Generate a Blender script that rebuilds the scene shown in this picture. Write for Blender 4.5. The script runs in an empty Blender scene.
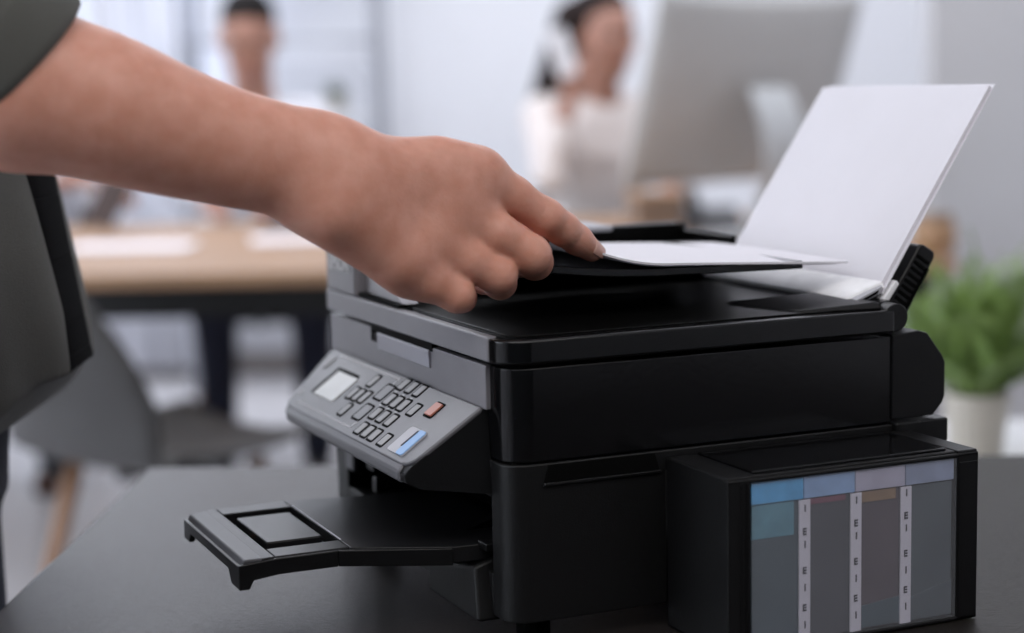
import bpy, bmesh, math, random
import numpy as np
from mathutils import Vector, Matrix
rnd = random.Random(7)
SC = bpy.context.scene
COL = SC.collection
# ------------------------------------------------------------------ camera
# World axes follow the printer: x = its depth, y = its width, z = up, floor at z = 0, table top at z = 0.75
TH = 0.44                                   # turn of the room (and the table) against the printer
CAM = np.array([-0.4757, -1.0874, 1.1209])
YAW, PITCH, ROLL = 0.4163, 0.1286, 0.0198
fw = np.array([math.sin(YAW) * math.cos(PITCH), math.cos(YAW) * math.cos(PITCH), -math.sin(PITCH)])
rt = np.array([math.cos(YAW), -math.sin(YAW), 0.0])
dn = np.cross(fw, rt)
r2 = rt * math.cos(ROLL) + dn * math.sin(ROLL)
d2 = -rt * math.sin(ROLL) + dn * math.cos(ROLL)
cd = bpy.data.cameras.new('camera')
cam = bpy.data.objects.new('camera', cd)
COL.objects.link(cam)
m = Matrix(((r2[0], -d2[0], -fw[0], CAM[0]), (r2[1], -d2[1], -fw[1], CAM[1]), (r2[2], -d2[2], -fw[2], CAM[2]), (0, 0, 0, 1)))
cam.matrix_world = m
cd.sensor_width = 36.0
cd.lens = 1794.4 * 36 / 1024
cd.clip_start = 0.05
cd.dof.use_dof = True
cd.dof.focus_distance = 1.275
cd.dof.aperture_fstop = 2.65
SC.camera = cam
# ------------------------------------------------------------------ world, light, exposure
SC.view_settings.view_transform = 'Standard'
SC.view_settings.look = 'None'
SC.view_settings.gamma = 1
SC.view_settings.exposure = 0.85
w = bpy.data.worlds.new('world'); SC.world = w; w.use_nodes = True
w.node_tree.nodes['Background'].inputs[0].default_value = (0.80, 0.88, 1.0, 1)
w.node_tree.nodes['Background'].inputs[1].default_value = 0.9

def room(r, f, h):                          # room axes: r to the right, f away from the camera's foot, h up
    return Vector((CAM[0] + r * math.cos(TH) + f * math.sin(TH), CAM[1] - r * math.sin(TH) + f * math.cos(TH), h))

def pix(u, v, t):                           # a point seen at (u, v), t metres deep
    q = r2 * ((u - 512) / 1794.4) + d2 * ((v - 316.5) / 1794.4) + fw
    return Vector(CAM + q * t)

def area(name, loc, to, sx, sy, power, col):
    l = bpy.data.lights.new(name, 'AREA'); l.shape = 'RECTANGLE'; l.size = sx; l.size_y = sy
    l.energy = power; l.color = col
    o = bpy.data.objects.new(name, l); COL.objects.link(o)
    o.location = loc; o.rotation_euler = (Vector(to) - Vector(loc)).to_track_quat('-Z', 'Y').to_euler()
    return o
area('window_daylight', room(-2.9, 1.9, 1.65), room(3, 1.9, 1.2), 4.6, 1.9, 42, (0.86, 0.92, 1.0))
area('window_daylight', room(-1.9, 6.8, 1.7), room(-1.0, 0, 1.0), 2.2, 1.9, 16, (0.86, 0.91, 1.0))
area('ceiling_fill', room(0.2, 4.9, 2.72), room(0.2, 5.0, 0), 5.0, 2.6, 48, (0.92, 0.94, 1.0))  # unseen fill below the closed ceiling, added to lift the far wall

area('ceiling_fill', room(.1, .1, 2.72), room(.0, 1.0, 0.9), 3.0, 1.6, 27, (1.0, 0.96, 0.93))  # added fill above the camera side, brightens the hand and the sheets

# ------------------------------------------------------------------ materials
def mat(name, col, rough=0.5, metal=0.0, spec=0.5, noise=0.0, nscale=30, bump=0.0, bscale=300, sss=0.0, coat=0.0,
        trans=0.0, stretch=None, alpha=1.0, sheen=0.0, col2=None):
    m = bpy.data.materials.new(name); m.use_nodes = True
    nt = m.node_tree; b = nt.nodes['Principled BSDF']
    b.inputs['Base Color'].default_value = (*col, 1); b.inputs['Roughness'].default_value = rough
    b.inputs['Metallic'].default_value = metal; b.inputs['Specular IOR Level'].default_value = spec
    b.inputs['Coat Weight'].default_value = coat; b.inputs['Transmission Weight'].default_value = trans
    b.inputs['Alpha'].default_value = alpha; b.inputs['Sheen Weight'].default_value = sheen
    if sss:
        b.inputs['Subsurface Weight'].default_value = sss
        b.inputs['Subsurface Radius'].default_value = (1.0, 0.35, 0.2); b.inputs['Subsurface Scale'].default_value = 0.006
    tc = nt.nodes.new('ShaderNodeTexCoord'); mp = nt.nodes.new('ShaderNodeMapping')
    nt.links.new(tc.outputs['Object'], mp.inputs[0])
    if stretch: mp.inputs['Scale'].default_value = stretch
    if noise:
        n = nt.nodes.new('ShaderNodeTexNoise'); n.inputs['Scale'].default_value = nscale; n.inputs['Detail'].default_value = 6
        nt.links.new(mp.outputs[0], n.inputs[0])
        cr = nt.nodes.new('ShaderNodeValToRGB'); c2 = col2 or tuple(min(1, c * (1 + noise)) for c in col)
        cr.color_ramp.elements[0].position = 0.32; cr.color_ramp.elements[1].position = 0.68
        cr.color_ramp.elements[0].color = (*(tuple(c * (1 - noise) for c in col) if not col2 else col), 1)
        cr.color_ramp.elements[1].color = (*c2, 1)
        nt.links.new(n.outputs['Fac'], cr.inputs[0]); nt.links.new(cr.outputs[0], b.inputs['Base Color'])
    if bump:
        n = nt.nodes.new('ShaderNodeTexNoise'); n.inputs['Scale'].default_value = bscale; n.inputs['Detail'].default_value = 4
        nt.links.new(mp.outputs[0], n.inputs[0])
        bp = nt.nodes.new('ShaderNodeBump'); bp.inputs['Strength'].default_value = bump; bp.inputs['Distance'].default_value = 0.001
        nt.links.new(n.outputs['Fac'], bp.inputs['Height']); nt.links.new(bp.outputs[0], b.inputs['Normal'])
    return m
def emit(name, col, s):
    m = mat(name, col, 0.6); b = m.node_tree.nodes['Principled BSDF']
    b.inputs['Emission Color'].default_value = (*col, 1); b.inputs['Emission Strength'].default_value = s
    return m
M = dict(
    black=mat('satin_black_plastic', (0.004, 0.004, 0.0045), 0.34, spec=0.38, bump=0.15, bscale=900),
    blackm=mat('matt_black_plastic', (0.0045, 0.0045, 0.005), 0.45, spec=0.34, bump=0.25, bscale=900),
    gloss=mat('gloss_black_plastic', (0.003, 0.003, 0.0035), 0.15, spec=0.45, bump=0.03, bscale=200),
    deep=mat('deep_black_plastic', (0.003, 0.003, 0.003), 0.28, spec=0.12),
    tab=mat('light_grey_tab', (0.44, 0.44, 0.50), 0.4),
    lipg=mat('charcoal_edge', (0.060, 0.060, 0.066), 0.42, spec=0.25),
    dark=mat('black_interior', (0.003, 0.003, 0.003), 0.7, spec=0.05),
    traytop=mat('charcoal_tray_plastic', (0.009, 0.009, 0.010), 0.38, spec=0.22, bump=0.1, bscale=900),
    grey=mat('grey_fascia_plastic', (0.21, 0.205, 0.225), 0.36, noise=0.03, nscale=60, bump=0.1, bscale=900),
    grey2=mat('grey_panel_plastic', (0.130, 0.129, 0.142), 0.34, noise=0.03, nscale=60, bump=0.1, bscale=900),
    pale=mat('pale_grey_plastic', (0.42, 0.42, 0.46), 0.4, noise=0.03, nscale=60),
    key=mat('key_grey_plastic', (0.27, 0.265, 0.27), 0.35, noise=0.03, nscale=60),
    line=mat('pale_grey_print', (0.60, 0.60, 0.62), 0.5),
    red=mat('orange_red_key', (0.55, 0.20, 0.14), 0.35, noise=0.05),
    blue=mat('light_blue_key', (0.22, 0.42, 0.75), 0.35, noise=0.05),
    lcd=mat('pale_display', (0.86, 0.88, 0.87), 0.3, noise=0.03, nscale=80),
    chrome=mat('chrome', (0.7, 0.7, 0.72), 0.2, metal=1),
    paper=mat('white_paper', (0.80, 0.785, 0.84), 0.75, noise=0.01, nscale=20),
    paperedge=mat('paper_stack_edge', (0.60, 0.59, 0.66), 0.8, noise=0.08, nscale=900, stretch=(0.02, 0.02, 1)),
    band=mat('white_translucent_strip', (0.88, 0.88, 0.90), 0.35, noise=0.08, nscale=60),
    table=mat('dark_grey_wood_laminate', (0.014, 0.0115, 0.011), 0.36, bump=0.6, bscale=45, stretch=(3, 40, 40), spec=0.3, noise=0.3, nscale=25),
    ink=[mat('ink_tank_blue', (0.075, 0.10, 0.125), 0.3, noise=0.1, nscale=25), mat('ink_tank_grey', (0.080, 0.080, 0.098), 0.3, noise=0.12, nscale=25),
         mat('ink_tank_mauve', (0.100, 0.080, 0.098), 0.3, noise=0.12, nscale=25), mat('ink_tank_slate', (0.085, 0.10, 0.118), 0.3, noise=0.12, nscale=25)],
    lab=[mat('label_blue', (0.10, 0.38, 0.72), 0.4, noise=0.15, nscale=60), mat('label_pale_blue', (0.27, 0.40, 0.66), 0.4, noise=0.1, nscale=60),
         mat('label_lilac', (0.44, 0.42, 0.55), 0.4, noise=0.1, nscale=60), mat('label_grey_blue', (0.27, 0.31, 0.45), 0.4, noise=0.15, nscale=60)],
    tint=[mat('cyan_tint', (0.12, 0.27, 0.36), 0.4, noise=0.15, nscale=60), mat('magenta_tint', (0.20, 0.08, 0.12), 0.4), mat('yellow_tint', (0.26, 0.17, 0.11), 0.4, noise=0.15, nscale=60)],
    strip=mat('white_gauge_strip', (0.62, 0.60, 0.70), 0.5),
    mark=mat('dark_print', (0.04, 0.035, 0.05), 0.6),
    glass=mat('clear_plastic_window', (0.75, 0.78, 0.85), 0.12, alpha=0.07),
    skin=mat('skin', (0.61, 0.280, 0.198), 0.47, noise=0.10, nscale=70, bump=0.22, bscale=500, sss=0.25, col2=(0.69, 0.345, 0.26)),
    skinf=mat('skin_pale', (0.40, 0.205, 0.15), 0.5, noise=0.08, nscale=15, sss=0.1),
    nail=mat('fingernail', (0.60, 0.34, 0.28), 0.28, coat=0.3),
    shirt=mat('olive_grey_cotton', (0.082, 0.082, 0.074), 0.9, noise=0.15, nscale=9, bump=0.7, bscale=700, sheen=0.1),
    seam=mat('pale_stitching', (0.14, 0.14, 0.13), 0.9),
    placket=mat('black_cloth', (0.006, 0.006, 0.007), 0.95, spec=0.1, bump=0.6, bscale=600),
    jeans=mat('navy_denim', (0.010, 0.012, 0.028), 0.9, noise=0.3, nscale=80, bump=0.5, bscale=800),
    navy=mat('navy_cotton', (0.012, 0.015, 0.045), 0.85, noise=0.2, nscale=20),
    white_shirt=mat('white_cotton', (0.72, 0.72, 0.77), 0.85, noise=0.05, nscale=12),
    blouse=mat('cream_blouse', (0.70, 0.64, 0.62), 0.85, noise=0.06, nscale=12),
    hair=mat('dark_brown_hair', (0.016, 0.009, 0.008), 0.6, spec=0.15, noise=0.5, nscale=50, stretch=(8, 8, 1)),
    hairb=mat('black_hair', (0.008, 0.006, 0.006), 0.6, spec=0.15, noise=0.4, nscale=50),
    eye=mat('dark_eye', (0.02, 0.012, 0.01), 0.2), lips=mat('lips', (0.40, 0.13, 0.12), 0.5),
    phone=mat('white_phone_case', (0.80, 0.80, 0.84), 0.35),
    wood=mat('pale_oak', (0.33, 0.20, 0.12), 0.55, spec=0.25, noise=0.14, nscale=5, stretch=(1, 8, 8), bump=0.1),
    woodleg=mat('beech_leg', (0.30, 0.16, 0.09), 0.5, noise=0.15, nscale=10),
    shell=mat('grey_chair_shell', (0.042, 0.040, 0.040), 0.5, noise=0.04),
    shelld=mat('dark_grey_chair_shell', (0.045, 0.045, 0.05), 0.5, noise=0.05),
    alu=mat('brushed_aluminium', (0.58, 0.575, 0.57), 0.5, metal=0.2, noise=0.03),
    alul=mat('light_aluminium', (0.62, 0.64, 0.66), 0.4, metal=0.2, noise=0.02),
    wall=mat('white_wall_paint', (0.83, 0.84, 0.88), 0.8, noise=0.015, nscale=2, bump=0.1),
    wallg=mat('grey_wall_paint', (0.52, 0.515, 0.53), 0.8, noise=0.03, nscale=1.5, bump=0.1),
    walld=mat('charcoal_wall_paint', (0.05, 0.06, 0.065), 0.8, noise=0.03, nscale=1.5),
    ceil=mat('white_ceiling', (0.85, 0.85, 0.86), 0.9, noise=0.01, nscale=2),
    floor=mat('pale_floor', (0.68, 0.67, 0.69), 0.4, noise=0.06, nscale=1.5),
    skirt=mat('taupe_skirting', (0.30, 0.27, 0.25), 0.6, noise=0.05),
    curtain=mat('sheer_white_curtain', (0.86, 0.87, 0.93), 0.9, noise=0.04, nscale=4, stretch=(8, 8, 0.3), alpha=0.9),
    frame=mat('white_window_frame', (0.8, 0.8, 0.82), 0.4, noise=0.02),
    pane=mat('window_glass', (0.9, 0.95, 1), 0.05, alpha=0.15),
    rack=mat('grey_steel', (0.30, 0.31, 0.35), 0.5, noise=0.05),
    brown=mat('brown_leather', (0.045, 0.024, 0.020), 0.6, noise=0.2, nscale=20),
    kraft=mat('kraft_brown', (0.27, 0.19, 0.14), 0.7, noise=0.1, nscale=10),
    leaf=mat('fern_green', (0.10, 0.18, 0.035), 0.55, noise=0.35, nscale=25, col2=(0.26, 0.38, 0.09)),
    leafd=mat('dark_green', (0.05, 0.09, 0.03), 0.6, noise=0.3, nscale=25),
    soil=mat('dark_soil', (0.02, 0.014, 0.01), 0.95, noise=0.4, nscale=60),
    pot=mat('cream_ceramic', (0.52, 0.48, 0.42), 0.5, noise=0.03),
    amber=mat('amber_object', (0.42, 0.25, 0.14), 0.5, noise=0.1),
    box=mat('white_card', (0.75, 0.77, 0.84), 0.6, noise=0.03),
)
M['table'].node_tree.nodes['Principled BSDF'].inputs['Specular Tint'].default_value = (1.0, 0.95, 0.94, 1)
# ------------------------------------------------------------------ mesh tools
def tag(o, label=None, cat=None, group=None, kind=None):
    for k, v in (('label', label), ('category', cat), ('group', group), ('kind', kind)):
        if v: o[k] = v
    return o
def thing(name, label, cat, loc=(0, 0, 0), rz=0.0, group=None):
    o = bpy.data.objects.new(name, None); COL.objects.link(o); o.location = loc; o.rotation_euler.z = rz
    o.empty_display_size = 0.02
    return tag(o, label, cat, group)

class MB:
    def __init__(s): s.v = []; s.f = []
    def add(s, V, F):
        n = len(s.v); s.v += [tuple(p) for p in V]; s.f += [tuple(i + n for i in f) for f in F]; return s
    def box(s, x0, x1, y0, y1, z0, z1, mtx=None):
        V = [Vector((x, y, z)) for z in (z0, z1) for x, y in ((x0, y0), (x1, y0), (x1, y1), (x0, y1))]
        if mtx: V = [mtx @ p for p in V]
        return s.add(V, [(3, 2, 1, 0), (4, 5, 6, 7), (0, 1, 5, 4), (1, 2, 6, 5), (2, 3, 7, 6), (3, 0, 4, 7)])
    def prism(s, pts, a0, a1, axis='z', mtx=None):     # 2D polygon swept along an axis
        n = len(pts)
        def P(p, a):
            if axis == 'z': q = Vector((p[0], p[1], a))
            elif axis == 'y': q = Vector((p[0], a, p[1]))
            else: q = Vector((a, p[0], p[1]))
            return mtx @ q if mtx else q
        V = [P(p, a0) for p in pts] + [P(p, a1) for p in pts]
        F = [tuple(range(n))[::-1], tuple(range(n, 2 * n))] + [(i, (i + 1) % n, n + (i + 1) % n, n + i) for i in range(n)]
        return s.add(V, F)
    def hexa(s, lo, hi):                               # two 4-point loops
        return s.add(list(lo) + list(hi), [(3, 2, 1, 0), (4, 5, 6, 7), (0, 1, 5, 4), (1, 2, 6, 5), (2, 3, 7, 6), (3, 0, 4, 7)])
    def tube(s, pts, rad, n=12, cap=True):
        pts = [Vector(p) for p in pts]; rad = rad if isinstance(rad, (list, tuple)) else [rad] * len(pts)
        V = []; up = None
        for i, p in enumerate(pts):
            d = (pts[min(i + 1, len(pts) - 1)] - pts[max(i - 1, 0)]).normalized()
            if up is None: up = d.orthogonal().normalized()
            up = (up - d * up.dot(d)).normalized(); sd = d.cross(up)
            V += [p + (up * math.cos(2 * math.pi * k / n) + sd * math.sin(2 * math.pi * k / n)) * rad[i] for k in range(n)]
        F = [(i * n + k, i * n + (k + 1) % n, (i + 1) * n + (k + 1) % n, (i + 1) * n + k) for i in range(len(pts) - 1) for k in range(n)]
        if cap: F += [tuple(range(n))[::-1], tuple(range((len(pts) - 1) * n, len(pts) * n))]
        return s.add(V, F)
    def lathe(s, prof, n=32, c=(0, 0)):
        V = [(c[0] + r * math.cos(2 * math.pi * k / n), c[1] + r * math.sin(2 * math.pi * k / n), z) for r, z in prof for k in range(n)]
        F = [(i * n + k, i * n + (k + 1) % n, (i + 1) * n + (k + 1) % n, (i + 1) * n + k) for i in range(len(prof) - 1) for k in range(n)]
        F += [tuple(range(n))[::-1], tuple(range((len(prof) - 1) * n, len(prof) * n))]
        return s.add(V, F)
    def sheet(s, fn, nu, nv, th):                      # fn(u,v)->point ; thickened along the normal
        P = [[Vector(fn(i / nu, j / nv)) for j in range(nv + 1)] for i in range(nu + 1)]
        T = []; B = []
        for i in range(nu + 1):
            for j in range(nv + 1):
                a = P[min(i + 1, nu)][j] - P[max(i - 1, 0)][j]; b = P[i][min(j + 1, nv)] - P[i][max(j - 1, 0)]
                n = a.cross(b).normalized(); T.append(P[i][j] + n * th / 2); B.append(P[i][j] - n * th / 2)
        N = len(T); W = nv + 1; F = []
        for i in range(nu):
            for j in range(nv):
                a = i * W + j; F += [(a, a + W, a + W + 1, a + 1), (N + a, N + a + 1, N + a + W + 1, N + a + W)]
        for i in range(nu):
            a = i * W; F.append((a, N + a, N + a + W, a + W)); a = i * W + nv; F.append((a, a + W, N + a + W, N + a))
        for j in range(nv):
            a = j; F.append((a, a + 1, N + a + 1, N + a)); a = nu * W + j; F.append((a, N + a, N + a + 1, a + 1))
        return s.add(T + B, F)
    def build(s, name, m, parent=None, bev=0.0, smooth=False, seg=3, sub=0):
        me = bpy.data.meshes.new(name); me.from_pydata(s.v, [], s.f); me.update()
        bm = bmesh.new(); bm.from_mesh(me); bmesh.ops.recalc_face_normals(bm, faces=bm.faces); bm.to_mesh(me); bm.free()
        me.materials.append(m)
        o = bpy.data.objects.new(name, me); COL.objects.link(o)
        if parent: o.parent = parent
        if bev or smooth: me.shade_smooth()
        if bev:
            b = o.modifiers.new('bevel', 'BEVEL'); b.width = bev; b.segments = seg; b.limit_method = 'ANGLE'; b.angle_limit = math.radians(35)
            b.harden_normals = True
        if sub:
            q = o.modifiers.new('sub', 'SUBSURF'); q.levels = sub; q.render_levels = sub
        return o
def rrect(x0, x1, y0, y1, r, n=7):
    r = r if isinstance(r, (list, tuple)) else (r,) * 4; P = []
    for (cx, cy, a0), q in zip(((x0, y0, 180), (x1, y0, 270), (x1, y1, 0), (x0, y1, 90)), r):
        sx = 1 if cx == x0 else -1; sy = 1 if cy == y0 else -1
        if q <= 0: P.append((cx, cy)); continue
        for k in range(n + 1):
            a = math.radians(a0 + 90 * k / n); P.append((cx + sx * q + q * math.cos(a), cy + sy * q + q * math.sin(a)))
    return P
def copy_tree(o, parent=None):
    c = o.copy(); COL.objects.link(c)
    if parent: c.parent = parent
    for ch in o.children: copy_tree(ch, c)
    return c

# ---- signed-distance bodies, meshed by surface nets
def V3(p): return np.array(p, np.float32)
class SDF:
    def __init__(s, lo, hi, h):
        s.lo = V3(lo); s.h = h; s.n = np.ceil((V3(hi) - s.lo) / h).astype(int) + 1
        ax = [s.lo[i] + h * np.arange(s.n[i], dtype=np.float32) for i in range(3)]
        s.ax = ax
    def grid(s, sl=None):
        a = [s.ax[i][sl[i]] if sl else s.ax[i] for i in range(3)]
        return a[0][:, None, None], a[1][None, :, None], a[2][None, None, :]
    def full(s): return np.full(s.n, 0.5, np.float32)
    def sl(s, lo, hi):
        a = np.clip(((V3(lo) - s.lo) / s.h).astype(int), 0, s.n - 1); b = np.clip(((V3(hi) - s.lo) / s.h).astype(int) + 2, 1, s.n)
        return tuple(slice(int(a[i]), int(max(b[i], a[i] + 1))) for i in range(3))
    def put(s, D, fn, lo, hi, k, pad):
        q = s.sl(V3(lo) - pad, V3(hi) + pad); X = s.grid(q); d = fn(*X).astype(np.float32); D[q] = smin(D[q], d, k)
    def cone(s, D, a, b, ra, rb, k=0.01, sq=None):
        a = V3(a); b = V3(b); ab = b - a; L2 = float(ab @ ab) + 1e-12; R = max(ra, rb)
        def fn(x, y, z):
            px, py, pz = x - a[0], y - a[1], z - a[2]
            t = np.clip((px * ab[0] + py * ab[1] + pz * ab[2]) / L2, 0, 1)
            qx, qy, qz = px - t * ab[0], py - t * ab[1], pz - t * ab[2]
            d2_ = qx * qx + qy * qy + qz * qz
            if sq is not None:                       # flatten along a direction by a factor
                n, c = V3(sq[0]), sq[1]; w_ = qx * n[0] + qy * n[1] + qz * n[2]; d2_ = d2_ + w_ * w_ * (c * c - 1)
            return np.sqrt(d2_) - (ra + (rb - ra) * t)
        s.put(D, fn, np.minimum(a, b) - R, np.maximum(a, b) + R, k, max(3 * k, 4 * s.h))
    def ell(s, D, c, r, k=0.01, R=None):
        c = V3(c); r = V3(r); R = np.eye(3, dtype=np.float32) if R is None else np.array(R, np.float32)
        def fn(x, y, z):
            p = [x - c[0], y - c[1], z - c[2]]; q = [(p[0] * R[0, i] + p[1] * R[1, i] + p[2] * R[2, i]) / r[i] for i in range(3)]
            k0 = np.sqrt(q[0] ** 2 + q[1] ** 2 + q[2] ** 2) + 1e-6; k1 = np.sqrt((q[0] / r[0]) ** 2 + (q[1] / r[1]) ** 2 + (q[2] / r[2]) ** 2) + 1e-6
            return k0 * (k0 - 1) / k1
        m_ = float(r.max()); s.put(D, fn, c - m_, c + m_, k, max(3 * k, 4 * s.h))
    def mesh(s, D, name, m, parent=None, smooth_it=1):
        ins = D < 0; c = (slice(None, -1), slice(1, None))
        cnt = np.zeros(tuple(np.array(D.shape) - 1), np.uint8)
        for i in (0, 1):
            for j in (0, 1):
                for k in (0, 1): cnt += ins[c[i], c[j], c[k]]
        act = (cnt > 0) & (cnt < 8); idx = np.argwhere(act); ids = np.full(act.shape, -1, np.int64); ids[act] = np.arange(len(idx))
        S = np.zeros((len(idx), 3)); W = np.zeros(len(idx)); o8 = [(i, j, k) for i in (0, 1) for j in (0, 1) for k in (0, 1)]
        for a in o8:
            for ax in range(3):
                if a[ax]: continue
                b = list(a); b[ax] = 1
                da = D[tuple((idx + a).T)]; db = D[tuple((idx + b).T)]; cr = (da < 0) != (db < 0)
                t = np.where(cr, da / np.where(cr, da - db, 1), 0); p = np.tile(np.array(a, float), (len(idx), 1)); p[:, ax] += t
                S += p * cr[:, None]; W += cr
        V = (idx + S / W[:, None]) * s.h + s.lo
        Q = []
        for ax in range(3):
            u_, v_ = (ax + 1) % 3, (ax + 2) % 3
            sl0 = [slice(1, -1)] * 3; sl1 = [slice(1, -1)] * 3; sl0[ax] = slice(0, -1); sl1[ax] = slice(1, None)
            A = ins[tuple(sl0)]; B = ins[tuple(sl1)]
            e = np.argwhere(A != B); fl = A[tuple(e.T)]
            base = e.copy(); base[:, u_] += 1; base[:, v_] += 1
            def g(du, dv):
                q = base.copy(); q[:, u_] -= du; q[:, v_] -= dv; return ids[tuple(q.T)]
            quad = np.stack([g(1, 1), g(0, 1), g(0, 0), g(1, 0)], 1); quad[~fl] = quad[~fl][:, ::-1]; Q.append(quad)
        Q = np.concatenate(Q); Q = Q[(Q >= 0).all(1)]
        E = np.concatenate([Q[:, [0, 1]], Q[:, [1, 2]], Q[:, [2, 3]], Q[:, [3, 0]]]); E = np.concatenate([E, E[:, ::-1]])
        deg = np.bincount(E[:, 0], minlength=len(V))[:, None] + 1e-9
        for _ in range(smooth_it):
            acc = np.stack([np.bincount(E[:, 0], V[E[:, 1], i], minlength=len(V)) for i in range(3)], 1); V = 0.4 * V + 0.6 * acc / deg
        me = bpy.data.meshes.new(name)
        me.vertices.add(len(V)); me.vertices.foreach_set('co', V.astype(np.float32).ravel())
        me.loops.add(len(Q) * 4); me.loops.foreach_set('vertex_index', Q.astype(np.int32).ravel())
        me.polygons.add(len(Q)); me.polygons.foreach_set('loop_start', np.arange(0, len(Q) * 4, 4, dtype=np.int32))
        me.update(calc_edges=True); me.validate(); me.shade_smooth(); me.materials.append(m)
        o = bpy.data.objects.new(name, me); COL.objects.link(o)
        if parent: o.parent = parent; o.matrix_parent_inverse = Matrix.Translation(-Vector(parent.location))
        return o
def smin(a, b, k):
    if k <= 0: return np.minimum(a, b)
    h = np.maximum(k - np.abs(a - b), 0) / k
    return np.minimum(a, b) - h * h * k * 0.25

# ------------------------------------------------------------------ the setting
def rbox(name, m, r0, r1, f0, f1, h0, h1, parent=None, bev=0, kind='structure', MBX=None):
    mb = MBX or MB(); c = [room(r, f, 0) for r, f in ((r0, f0), (r1, f0), (r1, f1), (r0, f1))]
    mb.hexa([Vector((p.x, p.y, h0)) for p in c], [Vector((p.x, p.y, h1)) for p in c])
    if name is None: return mb
    o = mb.build(name, m, None, bev)
    if parent: o.parent = parent; o.matrix_parent_inverse = Matrix.Translation(-Vector(parent.location))
    if kind and not parent: tag(o, kind=kind)
    return o
RL, RR, FN, FB, H = -3.2, 3.0, -2.4, 7.0, 2.8
rbox('floor', M['floor'], RL - .2, RR + .2, FN - .2, FB + .2, -0.1, 0)
rbox('ceiling', M['ceil'], RL - .2, RR + .2, FN - .2, FB + .2, H, H + .1)
rbox('wall_right', M['wallg'], RR, RR + .15, FN, FB, 0, H)
rbox('wall_front', M['walld'], RL, RR, FN - .15, FN, 0, H)
# left wall with a long window band
wl = MB(); rbox(None, None, RL - .15, RL, FN, FB, 0, .7, MBX=wl); rbox(None, None, RL - .15, RL, FN, FB, 2.6, H, MBX=wl)
rbox(None, None, RL - .15, RL, FN, -.4, .7, 2.6, MBX=wl); rbox(None, None, RL - .15, RL, 4.2, FB, .7, 2.6, MBX=wl)
tag(wl.build('wall_left', M['wall']), kind='structure')
# back wall with the curtained window
wb = MB(); rbox(None, None, RL, -3.0, FB, FB + .15, 0, H, MBX=wb); rbox(None, None, -1.3, RR, FB, FB + .15, 0, H, MBX=wb)
rbox(None, None, -3.0, -1.3, FB, FB + .15, 0, .6, MBX=wb); rbox(None, None, -3.0, -1.3, FB, FB + .15, 2.5, H, MBX=wb)
tag(wb.build('wall_back', M['wall']), kind='structure')
rbox('baseboard_back', M['skirt'], -3.1, RR, FB - .02, FB, 0, .09)
def window(name, horizontal, a0, a1, z0, z1, pos, n):
    fr = MB()
    def bar(x0, x1, y0, y1):
        if horizontal: rbox(None, None, x0, x1, pos, pos + .06, y0, y1, MBX=fr)
        else: rbox(None, None, pos - .06, pos, x0, x1, y0, y1, MBX=fr)
    bar(a0, a1, z0, z0 + .06); bar(a0, a1, z1 - .06, z1)
    for i in range(n + 1):
        x = a0 + (a1 - a0 - .06) * i / n; bar(x, x + .06, z0, z1)
    f = tag(fr.build(name, M['frame']), kind='structure')
    for i in range(n):
        x0 = a0 + (a1 - a0 - .06) * i / n + .06; x1 = a0 + (a1 - a0 - .06) * (i + 1) / n
        p = MB()
        if horizontal: rbox(None, None, x0, x1, pos + .025, pos + .032, z0 + .06, z1 - .06, MBX=p)
        else: rbox(None, None, pos - .035, pos - .028, x0, x1, z0 + .06, z1 - .06, MBX=p)
        p.build('pane', M['pane'], f)
window('window_1', False, -.4, 4.2, .7, 2.6, RL - .04, 4)
window('window_2', True, -3.0, -1.3, .6, 2.5, FB + .05, 3)
# grey partition on the right
rbox('wall_partition', M['wallg'], 1.06, RR, 5.05, 5.17, 0, H)

def curtain(r0, r1, label, ph):
    o = thing('curtain', label, 'curtain', room((r0 + r1) / 2, FB - .12, 0.05), group='curtains at the far window')
    L = o.location; mb = MB()
    def fn(u, v):
        r = r0 + (r1 - r0) * u; f = FB - .12 + .03 * math.sin(u * (r1 - r0) * 60 + ph) + .012 * math.sin(u * 41 + 3 * v)
        return room(r, f, .05 + 2.5 * v) - L
    mb.sheet(fn, 60, 3, .004); mb.build('curtain_panel', M['curtain'], o, smooth=True)
    rd = MB(); rd.tube([room(r0 - .03, FB - .12, 2.58) - L, room(r1 + .03, FB - .12, 2.58) - L], .012); rd.build('curtain_rod', M['frame'], o, smooth=True)
curtain(-2.7, -2.05, 'sheer white curtain left of the bright window gap, behind the arm', 0)
curtain(-1.78, -1.32, 'sheer white curtain nearest the metal shelf rack', 1.3)

# ------------------------------------------------------------------ near table
t = thing('desk', 'dark grey wood-grain table under the printer', 'table', room(.1, 1.2, 0), -TH)
def rl(o): return o
tt = MB(); tt.box(-.520, 1.03, -.75, .605, .707, .737); tt.build('table_top', M['table'], t, .002)
for x in (-.45, .93):
    for y in (-.69, .55):
        q = MB(); q.box(x - .025, x + .025, y - .025, y + .025, 0, .7065); q.build('leg', M['blackm'], t, .003)

# ------------------------------------------------------------------ printer (local origin: near front corner on the table)
P = thing('printer', 'black inkjet printer with grey control panel and side ink tanks on the dark table', 'printer', (0, 0, 0.75))
def B(name, m, x0, x1, y0, y1, z0, z1, bev=.0015, parent=P):
    q = MB(); q.box(x0, x1, y0, y1, z0, z1); return q.build(name, m, parent, bev)
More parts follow.
